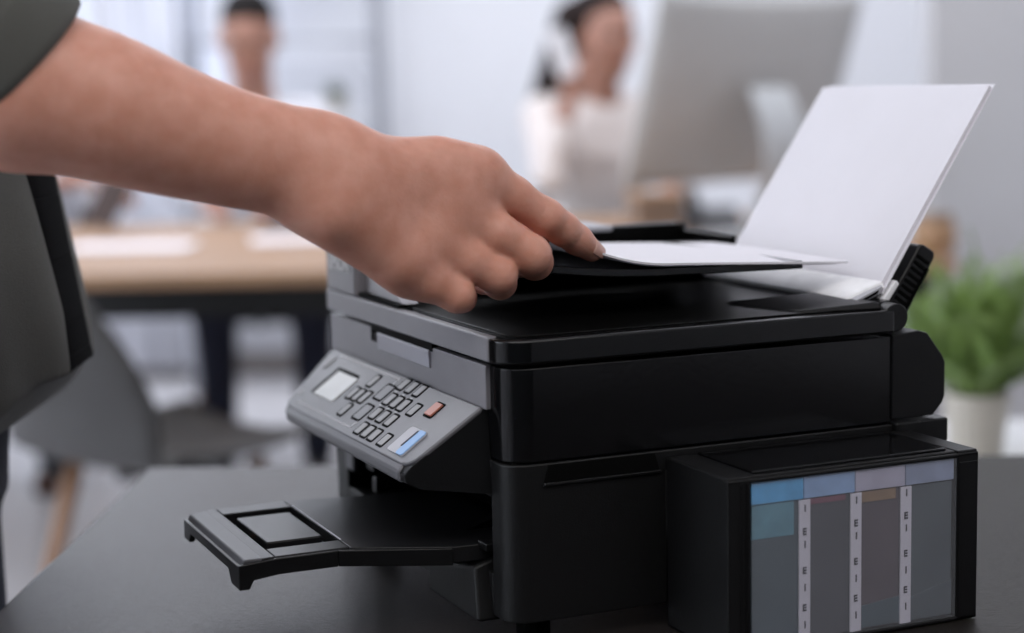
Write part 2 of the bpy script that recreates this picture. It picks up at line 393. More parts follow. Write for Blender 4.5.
# lower body, a frame around the paper opening
q = MB()
q.prism(rrect(0, .345, 0, .030, (.018, 0, 0, 0)), 0.004, .1145)
q.box(0, .345, .340, .368, .004, .1145); q.box(.13, .345, .03, .340, .004, .1145)
q.box(0, .13, .03, .340, .004, .034); q.box(0.0, .13, .03, .340, .088, .1145)
body = q.build('lower_body', M['blackm'], P, .0012)
B('dark_interior', M['dark'], .08, .129, .031, .339, .0345, .0875, 0)
for y in (.09, .285):
    q = MB(); q.prism([(.004, .040), (.004, .052), (.085, .078), (.085, .040)], y - .004, y + .004, 'y'); q.build('paper_rail', M['black'], P, .0008)
q = MB(); q.prism([(-.004, .0495), (-.004, .055), (.078, .0495), (.078, .046)], .032, .047, 'y'); q.build('tray_guide', M['black'], P, .001)
B('opening_rib', M['grey'], -.0015, .003, .322, .342, .050, .071, .002)
B('opening_rib', M['black'], .004, .012, .285, .305, .056, .066, .002)
q = MB(); q.hexa([(-.012, .030, .0), (.012, .030, .0), (.012, .128, .0), (-.012, .128, .0)], [(-.010, .040, .038), (.010, .040, .044), (.010, .128, .026), (-.010, .128, .021)])
q.build('cassette_front', M['blackm'], P, .003)
for x in (.03, .3):
    for y in (.03, .335):
        q = MB(); q.lathe([(.012, -.0128), (.012, .004)], 20, (x, y)); q.build('rubber_foot', M['dark'], P)
# scanner section
q = MB(); q.prism(rrect(.001, .3115, .001, .368, (.020, .001, .001, .004)), .1158, .1805); q.build('scanner_body', M['gloss'], P, .0012)
B('body_seam', M['dark'], .006, .311, .006, .362, .112, .117, 0)
q = MB(); q.prism([(.026, .1005), (.030, .1135), (.112, .1135), (.116, .1005)], -.0006, .004, 'y'); q.build('grip_shade', M['dark'], P, .0004)  # dark slab proud of the side, shade of the grip recess as colour
q = MB(); q.prism([(.0255, .099), (.0255, .1012), (.1165, .1012), (.1165, .099)], -.0022, .003, 'y'); q.build('grip_lip', M['black'], P, .0006)
q = MB(); q.prism(rrect(-.0025, .004, .030, .3685, (.0, 0, 0, .003)), .1495, .1805); q.build('front_fascia', M['grey'], P, .0008)
# notch as a dark block, its shade in the colour, with the pale lifting tab
B('notch_shade', M['dark'], -.0030, .002, .128, .262, .1775, .1835, 0)
q = MB(); q.prism([(-.0035, .1645), (-.0045, .1775), (-.001, .1790), (0.0, .1645)], .133, .245, 'y'); q.build('lifting_tab', M['tab'], P, .0008)
for y in (.252, .259):
    B('hinge_pin', M['dark'], -.0038, .0, y - .0012, y + .0012, .170, .1785, .0004)
# rear cover
oct_ = [(.3125, .1180), (.3125, .1815), (.336, .1835), (.344, .181), (.358, .163), (.3605, .158), (.3605, .132), (.3585, .127), (.350, .1180)]
q = MB(); q.prism(oct_, .0, .368, 'y'); q.build('rear_cover', M['black'], P, .0012)
B('rear_step', M['black'], .3125, .3595, -.006, .366, .098, .1165, .002)
B('rear_base', M['blackm'], .345, .357, .004, .364, .004, .098, .002)
# scanner lid
q = MB(); q.prism(rrect(-.003, .316, -.002, .3695, (.022, .006, .003, .006)), .1832, .2005); q.build('scanner_lid', M['gloss'], P, .0022)
q = MB(); q.prism(rrect(-.0045, .004, .0215, .3705, (.0, 0, 0, .003)), .1836, .2012); q.build('lid_fascia', M['grey'], P, .0018)
q = MB(); q.prism(rrect(.010, .300, .012, .245, (.012, .004, .004, .004)), .2003, .2016); q.build('lid_inlay', M['deep'], P, .0005)
q = MB(); q.hexa([(.238, .016, .2005), (.308, .006, .2005), (.308, .082, .2005), (.222, .094, .2005)],
                 [(.243, .018, .2030), (.306, .008, .2060), (.306, .080, .2072), (.228, .090, .2035)]); q.build('output_ramp', M['traytop'], P, .0015)
q = MB(); q.tube([(.315, -.001, .1945), (.315, .368, .1945)], .0105, 20); q.build('hinge_barrel', M['black'], P, .001)
# automatic feeder
q = MB(); q.box(.022, .34, .266, .367, .2005, .214); q.box(.022, .34, .358, .367, .214, .2415); q.box(.334, .340, .266, .358, .214, .2360); q.box(.022, .34, .266, .270, .2005, .2300); q.box(.022, .05, .266, .358, .214, .2415); q.build('feeder_body', M['deep'], P, .0015)
q = MB(); q.tube([(.06, .312, .2225), (.33, .312, .2225)], .007, 14); q.build('feed_roller', M['dark'], P, smooth=True)
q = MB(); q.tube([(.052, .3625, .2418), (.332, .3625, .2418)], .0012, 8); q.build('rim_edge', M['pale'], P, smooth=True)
q = MB(); q.prism(rrect(-.0045, .022, .294, .369, (.004, 0, 0, .004)), .2012, .2425); q.build('feeder_end_cap', M['grey'], P, .0025)
q = MB(); q.prism(rrect(.03, .238, .300, .364, .008), .2425, .2475); q.build('feeder_cover', M['pale'], P, .0015)
q = MB(); q.prism([(.289, .2035), (.206, .2035), (.232, .216), (.262, .231), (.289, .238)], .004, .018, 'x'); q.build('feeder_side_panel', M['pale'], P, .001)
q = MB(); q.prism([(.292, .2025), (.200, .2025), (.200, .2040), (.292, .2055)], -.002, .006, 'x'); q.build('panel_gap', M['dark'], P)
q = MB(); q.tube([(.0, .268, .2225), (.012, .268, .2225)], .003, 14); q.build('chrome_pin', M['chrome'], P, smooth=True)
# feeder tray (under the sheets)
def zs(x):
    e = max(0.0, .165 - x); return .2375 - .008 * max(0, x - .165) / .16 + 2.9 * e * e
def tray(u, v):
    x = .064 + .211 * u; y = .062 + .20 * v; return (x, y, .2375 + .25 * (zs(x) - .2375) - .0052)
q = MB(); q.sheet(tray, 24, 4, .0062); q.build('feeder_tray', M['gloss'], P, .0012)
def txt(body, size, loc, rot, m, parent, name, ext=.0001):
    c = bpy.data.curves.new(name, 'FONT'); c.body = body; c.size = size; c.extrude = ext; c.offset = .0004; c.align_x = 'CENTER'; c.align_y = 'CENTER'
    o = bpy.data.objects.new(name, c); dg = bpy.context.evaluated_depsgraph_get(); COL.objects.link(o)
    bpy.context.view_layer.update(); me = bpy.data.meshes.new_from_object(o.evaluated_get(bpy.context.evaluated_depsgraph_get()))
    bpy.data.objects.remove(o); me.materials.clear(); me.materials.append(m)
    o = bpy.data.objects.new(name, me); COL.objects.link(o); o.parent = parent; o.location = loc; o.rotation_euler = rot; return o
txt('EPSON', .0165, (-.0052, .332, .2255), (math.pi / 2, 0, -math.pi / 2), M['frame'], P, 'lettering')

# control panel
e_ = Vector((-.055 + .002, 0, .112 - .150)).normalized(); n_ = Vector((-.5827, 0, .8127))
PM = Matrix(((e_.x, 0, n_.x, -.002), (e_.y, -1, n_.y, 0), (e_.z, 0, n_.z, .150), (0, 0, 0, 1)))
def pp(s, y, h=0.0): return Vector((-.002, y, .150)) + e_ * s + n_ * h
body_prof = [(.001, .1495), (-.002, .1500), (-.0545, .1125), (-.0585, .1075), (-.0575, .1015), (-.048, .0965), (.0, .0905), (.001, .0905)]
q = MB(); K = 18; ring = []
# sides drawn in towards the rounded lower corners
def side(y_top, y_bot): return [y_top if z > .1490 else y_top + (y_bot - y_top) * min(1, (.1500 - z) / .038 * .9) for x, z in body_prof]
yl = [.3570, .3560, .3280, .3230, .3210, .3290, .3480, .3520]; yr = [.0350, .0350, .0410, .0430, .0430, .038, .0300, .0280]
V = [(x, yl[i], z) for i, (x, z) in enumerate(body_prof)] + [(x, yr[i], z) for i, (x, z) in enumerate(body_prof)]
n8 = len(body_prof)
q.add(V, [tuple(range(n8)), tuple(range(n8, 2 * n8))[::-1]] + [(i, (i + 1) % n8, n8 + (i + 1) % n8, n8 + i) for i in range(n8)])
pan = q.build('control_panel', M['black'], P, .004, seg=4)
# the grey face plate sits proud
def plate(pts, h0, h1):
    mb = MB(); n = len(pts); V = [pp(s, y, h0) for y, s in pts] + [pp(s, y, h1) for y, s in pts]
    return mb.add(V, [tuple(range(n))[::-1], tuple(range(n, 2 * n))] + [(i, (i + 1) % n, n + (i + 1) % n, n + i) for i in range(n)])
def rr2(y0, y1, s0, s1, r): return rrect(y0, y1, s0, s1, r, 5)
face = []
for (cy, cs, a0, r) in ((.352, .010, 90, .012), ):
    pass
face = [(.0355, .0005), (.352, .0005), (.3560, .003), (.3560, .007), (.3350, .050), (.3320, .058), (.3270, .0640), (.3190, .0665), (.0560, .0665), (.0470, .0640), (.0420, .0590), (.0400, .050), (.0350, .004)]
q = plate(face, -.002, .0022); q.build('panel_face', M['grey2'], pan, .0018)
lip = [(-.0555, .1135), (-.0600, .1085), (-.0592, .1015), (-.056, .0995), (-.053, .104)]
q = MB(); q.prism(lip, .052, .318, 'y'); q.build('panel_lip', M['grey2'], pan, .002)
def key(name, y, s, wy, ws, m, h=.0029, r=.0012, parent=pan, well=True):
    if well:
        plate(rr2(y - wy / 2 - .0017, y + wy / 2 + .0017, s - ws / 2 - .0017, s + ws / 2 + .0017, r + .001), .0015, .0025).build('key_well', M['dark'], parent)
    return plate(rr2(y - wy / 2, y + wy / 2, s - ws / 2, s + ws / 2, r), .0015, h).build(name, m, parent, .0005, seg=2)
plate(rr2(.2540, .3060, .0155, .0465, .001), .0015, .0024).build('display_frame', M['dark'], pan)
plate(rr2(.2505, .2980, .0190, .0465, .0008), .0020, .0028).build('display', M['lcd'], pan)
key('button', .2229, .0150, .0085, .0115, M['key'])
for y, s in ((.2336, .0318), (.2213, .0315), (.2080, .0310), (.2162, .0475)): key('button', y, s, .0085, .0115, M['key'])
for y in (.1713, .1545, .1378): key('button', y, .0075, .0095, .0105, M['key'])
for y in (.1672, .1523, .1375, .1159): key('button', y, .0239, .0095, .0105, M['key'])
for y in (.1636, .1478, .1310): key('button', y, .0394, .0095, .0105, M['key'])
for y in (.1599, .1450, .1301, .1092): key('button', y, .0556, .0095, .0105, M['key'])
key('tall_button', .1870, .0205, .0155, .0150, M['grey2'], .0026, .002); key('tall_button', .1850, .0430, .0155, .0150, M['grey2'], .0026, .002)
key('stop_button', .0890, .0176, .0125, .0125, M['red'], .0038)['label'] = 'orange-red stop button'
plate(rr2(.0620, .0925, .0365, .0615, .003), .0015, .0032).build('start_button', M['pale'], pan, .0006)['label'] = 'start button, left half pale grey'
plate(rr2(.0622, .0745, .0367, .0613, .0028), .0030, .0038).build('start_button', M['blue'], pan, .0004)['label'] = 'start button, right half light blue'
plate([(.0735, .0385), (.0755, .0385), (.0765, .0545), (.0745, .0545)], .0036, .0041).build('start_symbol', M['mark'], pan)
# printed frame lines, symbols
def ln(y0, y1, s0, s1): return plate([(y0, s0), (y1, s0), (y1, s1), (y0, s1)], .0018, .00235)
q = ln(.1885, .330, .0040, .0056); q.v += []; q2 = ln(.1865, .1885, .0040, .0110); q.add(q2.v, q2.f)
q2 = ln(.178, .308, .0584, .0598); q.add(q2.v, q2.f); q2 = ln(.1762, .1782, .0515, .0598); q.add(q2.v, q2.f)
q.build('printed_line', M['line'], pan)
plate(rr2(.3300, .3345, .0085, .0215, .0015), .0018, .0030).build('power_button', M['key'], pan, .0006)
plate(rr2(.3295, .3350, .0080, .0220, .002), .0015, .0024).build('key_well', M['dark'], pan)
plate(rr2(.3215, .3260, .0480, .0540, .001), .0018, .0025).build('indicator', M['line'], pan)
q = MB()
for y in (.1710, .1545, .1380): 
    for s0 in (.0155, .0310): q2 = ln(y - .002, y + .002, s0, s0 + .0010); q.add(q2.v, q2.f)
q.build('printed_symbols', M['line'], pan)

# output tray
tr = MB()
ZT = .0515
outer = [(-.148, .0790), (-.168, .0770), (-.168, .2320), (-.150, .2440), (.01, .2950), (.01, .040), (-.030, .0620)]
y0f, y1f = .0770, .2320
def slab(pts, z0, z1, mb): return mb.prism(pts, z0, z1)
# slab with a rectangular well: four strips and a floor
wx0, wx1, wy0, wy1 = -.150, -.096, .1020, .2170
slab([(-.160, .0775), (wx0, .0785), (wx0, .2380), (-.160, .2350)], ZT - .008, ZT, tr)
slab([(wx0, .0785), (wx1, .0790), (wx1, wy0), (wx0, wy0)], ZT - .012, ZT, tr)
slab([(wx0, wy1), (wx1, wy1), (wx1, .2400), (wx0, .2380)], ZT - .012, ZT, tr)
slab([(wx1, .0775), (-.030, .0450), (.03, .040), (.03, .216), (-.03, .226), (wx1, .2390)], ZT - .012, ZT, tr)
slab([(wx0, wy0), (wx1, wy0), (wx1, wy1), (wx0, wy1)], ZT - .012, ZT - .009, tr)
trayo = tr.build('output_tray', M['traytop'], P, .0012); trayo.location = (.009, .002, .0005)
q = MB()   # front lip, chamfered, with two short legs
q.hexa([(-.176, .0800, ZT - .0085), (-.158, .0780, ZT - .0085), (-.158, .2370, ZT - .0085), (-.176, .2300, ZT - .0085)],
       [(-.172, .0790, ZT), (-.158, .0780, ZT), (-.158, .2370, ZT), (-.172, .2310, ZT)])
q.build('tray_lip', M['lipg'], trayo, .0015)
q = MB(); q.prism([(.0785, ZT - .0205), (.0785, ZT - .004), (.2325, ZT - .004), (.2325, ZT - .0185), (.2170, ZT - .0185), (.2120, ZT - .0115), (.1050, ZT - .0115), (.0980, ZT - .0205)], -.1765, -.172, 'x')
q.build('tray_front', M['black'], trayo, .001)
q = MB(); q.prism([(-.1765, ZT - .0205), (-.1765, ZT - .003), (-.150, ZT - .001), (-.105, ZT - .001), (-.105, ZT - .0125), (-.148, ZT - .0125), (-.166, ZT - .0145), (-.169, ZT - .0205)], .0765, .0800, 'y')
q.hexa([(-.105, .0765, ZT - .0125), (-.032, .0440, ZT - .0135), (-.032, .0480, ZT - .0135), (-.105, .0800, ZT - .0125)], [(-.105, .0765, ZT - .001), (-.032, .0440, ZT - .001), (-.032, .0480, ZT - .001), (-.105, .0800, ZT - .001)])
q.build('tray_side', M['black'], trayo, .0008)
q = MB(); q.prism(rrect(-.144, -.1020, .1200, .2030, (.003, .003, .003, .003)), ZT - .0075, ZT - .0004); q.build('extension_flap', M['traytop'], trayo, .0015)
q = MB(); q.prism(rrect(-.1495, -.0965, .1025, .1190, .001), ZT - .0088, ZT - .0080); q.build('well_floor', M['dark'], trayo)
q = MB(); q.prism(rrect(-.1505, -.1445, .1180, .2150, .002), ZT - .0085, ZT - .0070); q.build('finger_slot', M['dark'], trayo)
q = MB(); q.tube([(-.1475, .165, ZT - .0068), (-.1475, .165, ZT - .005)], .0018, 10); q.build('brass_pin', M['amber'], trayo)
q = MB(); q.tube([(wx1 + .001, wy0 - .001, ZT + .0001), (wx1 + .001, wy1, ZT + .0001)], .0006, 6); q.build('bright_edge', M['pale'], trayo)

# ink tank unit (on the near side)
tk = MB()
X0, X1, Y0, ZB = .1205, .3250, -.085, -.0122
tk.box(X0, X0 + .018, Y0, -.001, ZB, .1084); tk.box(X1 - .018, X1, Y0, -.001, ZB, .1084)
tk.box(X0, X1, Y0 + .004, -.001, .1062, .1094); tk.box(X0, X1, Y0, Y0 + .003, .1052, .1082)
tk.box(X0, X1, -.004, -.001, ZB, .106); tk.box(X0, X1, Y0, -.001, ZB, ZB + .003)
tank = tk.build('tank_housing', M['blackm'], P, .0012)
q = MB(); q.box(X0 + .024, X1 - .022, Y0 + .008, -.003, .1092, .1114); q.build('tank_lid', M['gloss'], tank, .001)
for x in (X0 + .0005, X1 - .0175):
    q = MB(); q.box(x, x + .017, Y0 + .001, -.002, .1077, .1100); q.build('lid_rail', M['blackm'], tank, .001)
q = MB(); q.box(X1 - .0170, X1 - .0010, Y0 - .0006, Y0 + .001, ZB + .002, .102); q.build('side_rail', M['black'], tank, .0005)
q = MB(); q.box(X0 + .0095, X0 + .0120, Y0 - .0008, Y0 + .001, ZB + .002, .106); q.box(X0 + .0140, X0 + .0160, Y0 - .0008, Y0 + .001, ZB + .002, .106); q.build('frame_rib', M['black'], tank, .0004)
q = MB(); q.tube([(.1225, -.0005, .004), (.1225, -.0005, .1005)], .0022, 12); q.build('bevel_strip', M['black'], P, smooth=True)  # slim strip added to give the bevel its thin highlight
q = MB(); q.tube([(.1265, -.001, .080), (.1265, -.001, .1000)], .0012, 10); q.build('latch', M['black'], P, smooth=True)
wxa, wxb = X0 + .0190, X1 - .0195
cw = (wxb - wxa) / 4
for i in range(4):
    a = wxa + cw * i; b = a + cw
    c = MB(); c.box(a + .0006, b - .0006, Y0 + .0035, -.006, ZB + .0035, .0893); ck = c.build('ink_chamber', M['ink'][i], tank, .001)
    ck['label'] = ['blue-tinted ink chamber', 'grey ink chamber', 'mauve ink chamber', 'slate ink chamber'][i]
    if i < 3:
        c = MB(); c.box(a + .001, b - .0075, Y0 + .0028, Y0 + .0038, (.066, .0852, .0817)[i], .0891); c.build('ink_tint', M['tint'][i], ck)
    if i > 1:
        c = MB(); c.prism([(a + .001, -.007), (b - .001, -.007), (b - .001, .012 + .006 * (i - 2)), (a + .001, .008)], Y0 + .0026, Y0 + .0034, 'y'); c.build('ink_level', M['mark'] if i == 9 else M['ink'][3 if i == 3 else 0], ck)
    c = MB(); c.box(a + .0003, b - .0003, Y0 + .0020, Y0 + .012, .0898, .1048); c.build('tank_label', M['lab'][i], tank, .0005)
    if i < 3:
        s = MB(); s.box(b - .0042, b + .0046, Y0 + .0012, Y0 + .0024, ZB + .004, .0891); so = s.build('gauge_strip', M['strip'], tank)
        mk = MB()
        for z, big in ((.082, 0), (.066, 1), (.057, 0), (.039, 1), (.027, 0), (.013, 1), (.001, 0)):
            z -= (.001, .0, -.0005)[i]
            if big:
                for k in range(3): mk.box(b - .0012, b + .0014, Y0 + .0008, Y0 + .0014, z + k * .0019, z + k * .0019 + .0011)
                mk.box(b - .0014, b - .0006, Y0 + .0008, Y0 + .0014, z, z + .0049)
            else: mk.box(b - .0001, b + .0008, Y0 + .0008, Y0 + .0014, z, z + .0050)
        mk.build('gauge_marks', M['mark'], so)
q = MB(); q.box(wxa - .0005, wxb + .0005, Y0 + .0001, Y0 + .0006, ZB + .0033, .1052); q.build('tank_window', M['glass'], tank)

# rear paper support
A = Vector((.334, 0, .205)); Bv = Vector((.3905, 0, .2465)); 
dirn = Vector((.4210 - .3205, 0, .3640 - .2150)).normalized(); nn = Vector((dirn.z, 0, -dirn.x))
sp = MB(); base = Vector((.3275, 0, .197))
def spt(a, h): return base + dirn * a + nn * h
prof = [spt(0, 0), spt(.056, 0), spt(.059, .003), spt(.0595, .015), spt(.056, .018), spt(0, .021)]
sp.prism([(p.x, p.z) for p in prof], .031, .262, 'y'); sup = sp.build('paper_support', M['black'], P, .003)
for k in range(9):
    c = MB(); a = .006 + k * .0052
    pr = [spt(a, .003), spt(a + .0022, .003), spt(a + .0022, .015), spt(a, .015)]
    c.prism([(p.x, p.z) for p in pr], .0298, .0325, 'y'); c.build('vent_rib', M['dark'], sup)
c = MB(); pr = [spt(.010, .0155), spt(.045, .0155), spt(.045, .0175), spt(.010, .0175)]
c.prism([(p.x, p.z) for p in pr], .0295, .033, 'y'); c.build('slot', M['dark'], sup)
# pale strip along the feed slot, with its folded end
bd = MB(); bd.hexa([(.296, .034, .2035), (.326, .028, .2130), (.326, .250, .2130), (.296, .250, .2035)],
                   [(.2950, .036, .2065), (.3245, .030, .2185), (.3245, .250, .2185), (.2950, .250, .2065)])
bo = bd.build('feed_slot_cover', M['band'], P, .0012)
q = MB(); q.prism([(.2965, .2052), (.3225, .2155), (.3205, .2092), (.3030, .2030)], .0262, .0345, 'y'); q.build('cover_end', M['pale'], bo, .0008)
q = MB(); q.prism([(.3020, .2055), (.3180, .2120), (.3170, .2096), (.3050, .2048)], .0255, .0275, 'y'); q.build('end_slot', M['dark'], bo)
q = MB(); q.prism([(.3190, .2030), (.3330, .2190), (.3360, .2160), (.3260, .2030)], .024, .033, 'y'); q.build('edge_guide', M['band'], bo, .001)
q = MB(); q.prism([(.290, .2000), (.296, .2040), (.318, .2060), (.330, .2000)], .012, .255, 'y'); q.build('feed_slot_base', M['gloss'], P, .0015)

# paper in the rear feeder
pb = Vector((.3190, 0, .2110)); L1 = .1865
def stack(name, label, off, th, y0, y1, L, skew=0.0, m='paper', group=None):
    o = thing(name, label, 'paper', (.3190, .03, .9610), group=group); mb = MB()
    a = pb + nn * off; b = pb + nn * (off + th)
    lo = [Vector((a.x, y0, a.z)), Vector((b.x, y0, b.z)), Vector((b.x, y1, b.z)), Vector((a.x, y1, a.z))]
    up = dirn * L; sk = Vector((0, skew, 0))
    hi = [p + up + sk for p in lo]; base_ = Vector((.3190, .03, .2110))
    lo = [p - base_ for p in lo]; hi = [p - base_ for p in hi]
    mb.hexa(lo, hi); mb.build('sheets', M[m], o, .0004, seg=2); return o
stack('paper_stack', 'thick stack of white paper leaning in the rear feed of the printer', .0002, .0030, .030, .256, L1 - .003, .0)
stack('paper_sheet', 'single white sheet standing slightly proud behind the leaning paper stack', .0035, .0006, .026, .250, L1 + .0005, .003)

# sheets under the fingertip
sh = thing('paper_sheet', 'white sheet on the feeder tray, its corner curled up under the index finger', 'paper', (.19, .16, .75 + .238))
def shf(x0, x1, dy, dz):
    def fn(u, v):
        x = x0 + (x1 - x0) * u; y = .060 + dy + .205 * v
        return (x - .19, y - .16, zs(x) + dz + .0012 * math.sin(v * 3.1) * max(0, (x - .2)) * 8 - .238)
    return fn
q = MB(); q.sheet(shf(.066, .314, 0, .0006), 40, 8, .0016); q.build('sheet', M['paper'], sh, smooth=False)
sh2 = thing('paper_sheet', 'lower white sheet peeking out under the one beneath the index finger', 'paper', (.19, .16, .75 + .236))
def f2(u, v):
    x = .070 + .236 * u; y = .0635 + .20 * v; return (x - .19, y - .16, zs(x) - .0010 - .236)
q = MB(); q.sheet(f2, 40, 4, .0006); q.build('sheet', M['paper'], sh2)

# ------------------------------------------------------------------ people
def frame(F):
    F = Vector(F).normalized(); L = Vector((0, 0, 1)).cross(F).normalized(); return F, L
def head(S, D, c, F, tilt=0.0, sc=1.0, neck_to=None):
    """c = middle of the head; returns a function from head axes (forward, left, up) to the world"""
    F, L = frame(F); U = Vector((0, 0, 1)); Fq = (F * math.cos(tilt) - U * math.sin(tilt)); Uq = (U * math.cos(tilt) + F * math.sin(tilt))
    R = [[Fq[i], L[i], Uq[i]] for i in range(3)]
    def P_(x, y, z): return Vector(c) + (Fq * x + L * y + Uq * z) * sc
    e = lambda x, y, z, a, b, q, k: S.ell(D, P_(x, y, z), (a * sc, b * sc, q * sc), k, R)
    e(-.012, 0, .035, .094, .074, .082, .01); e(.018, 0, -.03, .070, .060, .082, .03); e(.050, 0, -.092, .026, .028, .022, .03)
    e(.078, 0, .030, .012, .045, .012, .02)
    S.cone(D, P_(.084, 0, .020), P_(.104, 0, -.022), .007 * sc, .0115 * sc, .010)
    for s in (-1, 1):
        e(.070, .040 * s, -.018, .018, .018, .016, .015); e(-.010, .077 * s, -.005, .020, .009, .032, .006)
    e(.086, 0, -.056, .010, .024, .009, .008)
    S.cone(D, P_(-.02, 0, -.06), neck_to if neck_to is not None else P_(-.03, 0, -.17), .054 * sc, .058 * sc, .03)
    return P_, R
def face_bits(P_, sc, par, R):
    for s in (-1, 1):
        q = MB(); c = P_(.082, .031 * s, .012); V = []
        q.lathe([(.001, -.011), (.008, -.008), (.0115, 0), (.008, .008), (.001, .011)], 12); q.v = [tuple(c + Vector(v) * sc * .9 - Vector(par.location)) for v in q.v]
        q.build('eye', M['eye'], par, smooth=True)
        b = MB(); b.tube([P_(.086, (.031 + k * .008) * s, .034 - .0004 * k * k) - par.location for k in (-2, -1, 0, 1, 2)], .0035 * sc, 6); b.build('eyebrow', M['hairb'], par, smooth=True)
    b = MB(); b.tube([P_(.0945 - .0012 * k * k, .008 * k, -.056) - par.location for k in (-2, -1, 0, 1, 2)], [.002, .005, .006, .005, .002], 8); b.build('lips', M['lips'], par, smooth=True)
def loft(S, D, O, F, L, rows, k=0.02, flat=1.0):
    """stacked ellipses: rows = (z, centre forward, half depth, half width)"""
    Z = [r[0] for r in rows]; C = np.array(rows, float)
    R_ = max(max(C[:, 2]), max(C[:, 3])) + .1
    def fn(x, y, z):
        px, py = x - O[0], y - O[1]; f = px * F[0] + py * F[1]; l = px * L[0] + py * L[1]
        zz = np.clip(z, Z[0], Z[-1]); cf = np.interp(zz, Z, C[:, 1]); a = np.interp(zz, Z, C[:, 2]); b = np.interp(zz, Z, C[:, 3])
        p = 2.5
        q = (np.abs((f - cf) / a) ** p + np.abs(l / b) ** p) ** (1 / p)
        d = (q - 1) * np.minimum(a, b) * .9; return np.maximum(d, np.abs(z - (Z[0] + Z[-1]) / 2) - (Z[-1] - Z[0]) / 2)
    S.put(D, fn, (O[0] - R_, O[1] - R_, Z[0]), (O[0] + R_, O[1] + R_, Z[-1]), k, .06)
def join_into(a, b):
    """append mesh b to mesh a (same object space)"""
    bm = bmesh.new(); bm.from_mesh(a.data); bm.from_mesh(b.data); bm.to_mesh(a.data); bm.free(); a.data.shade_smooth(); bpy.data.objects.remove(b)

# ---- the standing man at the left, whose hand holds the sheet
fwh = Vector((math.sin(YAW), math.cos(YAW), 0)); rth = Vector((math.cos(YAW), -math.sin(YAW), 0)); C0 = Vector((CAM[0], CAM[1], 0))
def cs(lat, dep_, z): p = C0 + rth * lat + fwh * dep_; return Vector((p.x, p.y, z))
MO = cs(-.505, 1.43, 0); MF, ML = rth.copy(), Vector((0, 0, 1)).cross(rth)
def W(f, l, z): return Vector((MO.x + MF.x * f + ML.x * l, MO.y + MF.y * f + ML.y * l, z))
man = thing('person', 'man in an open olive-grey shirt with rolled sleeve, standing at left, fingertip on the paper', 'person', tuple(MO))
E_ = pix(6, 84, 1.12); SH = cs(-.525, 1.24, 1.365)
px = lambda r, t: r * t / 1794.4
view = (pix(400, 200, 1) - Vector(CAM)).normalized()
pts_lo = V3([1e9] * 3); pts_hi = -pts_lo
arm_pts = [(6, 84, 1.12, 79), (76, 99, 1.13, 75), (120, 113, 1.14, 70), (167, 130, 1.15, 63), (230, 148.5, 1.165, 56.5), (297, 163, 1.18, 52), (330, 174, 1.19, 53)]
UA = E_ + (SH - E_) * .55
allp = [pix(u, v, t) for u, v, t, r in arm_pts] + [UA, pix(605, 255, 1.31), pix(450, 320, 1.2), pix(430, 130, 1.2), pix(480, 300, 1.33)]
lo = np.min([tuple(p) for p in allp], 0) - .055; hi = np.max([tuple(p) for p in allp], 0) + .055; hi[0] = pix(605, 255, 1.3).x + .03
S = SDF(lo, hi, .0017); D = S.full()
ap = np.array(arm_pts, float); tt_ = np.arange(len(ap)); fine = np.linspace(0, len(ap) - 1, 43)
sm = np.stack([np.interp(fine, tt_, ap[:, k]) for k in range(4)], 1)
for _ in range(14): sm[1:-1] = .25 * sm[:-2] + .5 * sm[1:-1] + .25 * sm[2:]
for k, (a, b_) in enumerate(zip(sm, sm[1:])):
    f = 1.0 + .38 * max(0.0, (k / 42 - .35) / .65)
    S.cone(D, pix(*a[:3]), pix(*b_[:3]), px(a[3], a[2]), px(b_[3], b_[2]), .004, (view, f))
S.cone(D, E_, UA, px(78, 1.12), .047, .02)
palm = S.full()
def pc(D, a, b, k, f=1.0): S.cone(D, pix(*a[:3]), pix(*b[:3]), px(a[3], a[2]), px(b[3], b[2]), k, (view, f))
pc(palm, (318, 169, 1.186, 52), (350, 184, 1.190, 49), .02, 1.4)
pc(palm, (346, 174, 1.195, 28), (478, 178, 1.235, 26), .018, 1.15)
pc(palm, (356, 178, 1.195, 32), (436, 170, 1.218, 32), .02, 1.25)
pc(palm, (344, 180, 1.195, 36), (459, 210, 1.228, 25), .02, 1.15)
pc(palm, (344, 192, 1.190, 37), (437, 242, 1.222, 25), .02, 1.15)
pc(palm, (338, 198, 1.187, 36), (411, 267, 1.215, 24.8), .02, 1.15)
pc(palm, (352, 196, 1.21, 34), (424, 216, 1.245, 28), .02, 1.0)
pc(palm, (322, 192, 1.183, 39), (396, 256, 1.202, 27), .02, 1.1)
for (u, v, t, r) in ((476, 168, 1.227, 13), (458, 203, 1.219, 13), (435, 236, 1.213, 13), (409, 263, 1.207, 13)):
    S.ell(palm, pix(u, v, t), (px(r, t) * .75,) * 3, .026)
web = [(483, 186, 1.243, 17), (464, 215, 1.236, 18), (441, 244, 1.229, 18), (417, 270, 1.220, 18)]
for a, b_ in zip(web, web[1:]): pc(palm, a, b_, .022)
S.ell(palm, pix(334, 214, 1.175), (.008,) * 3, .025)                       # wrist bone
fing = S.full()
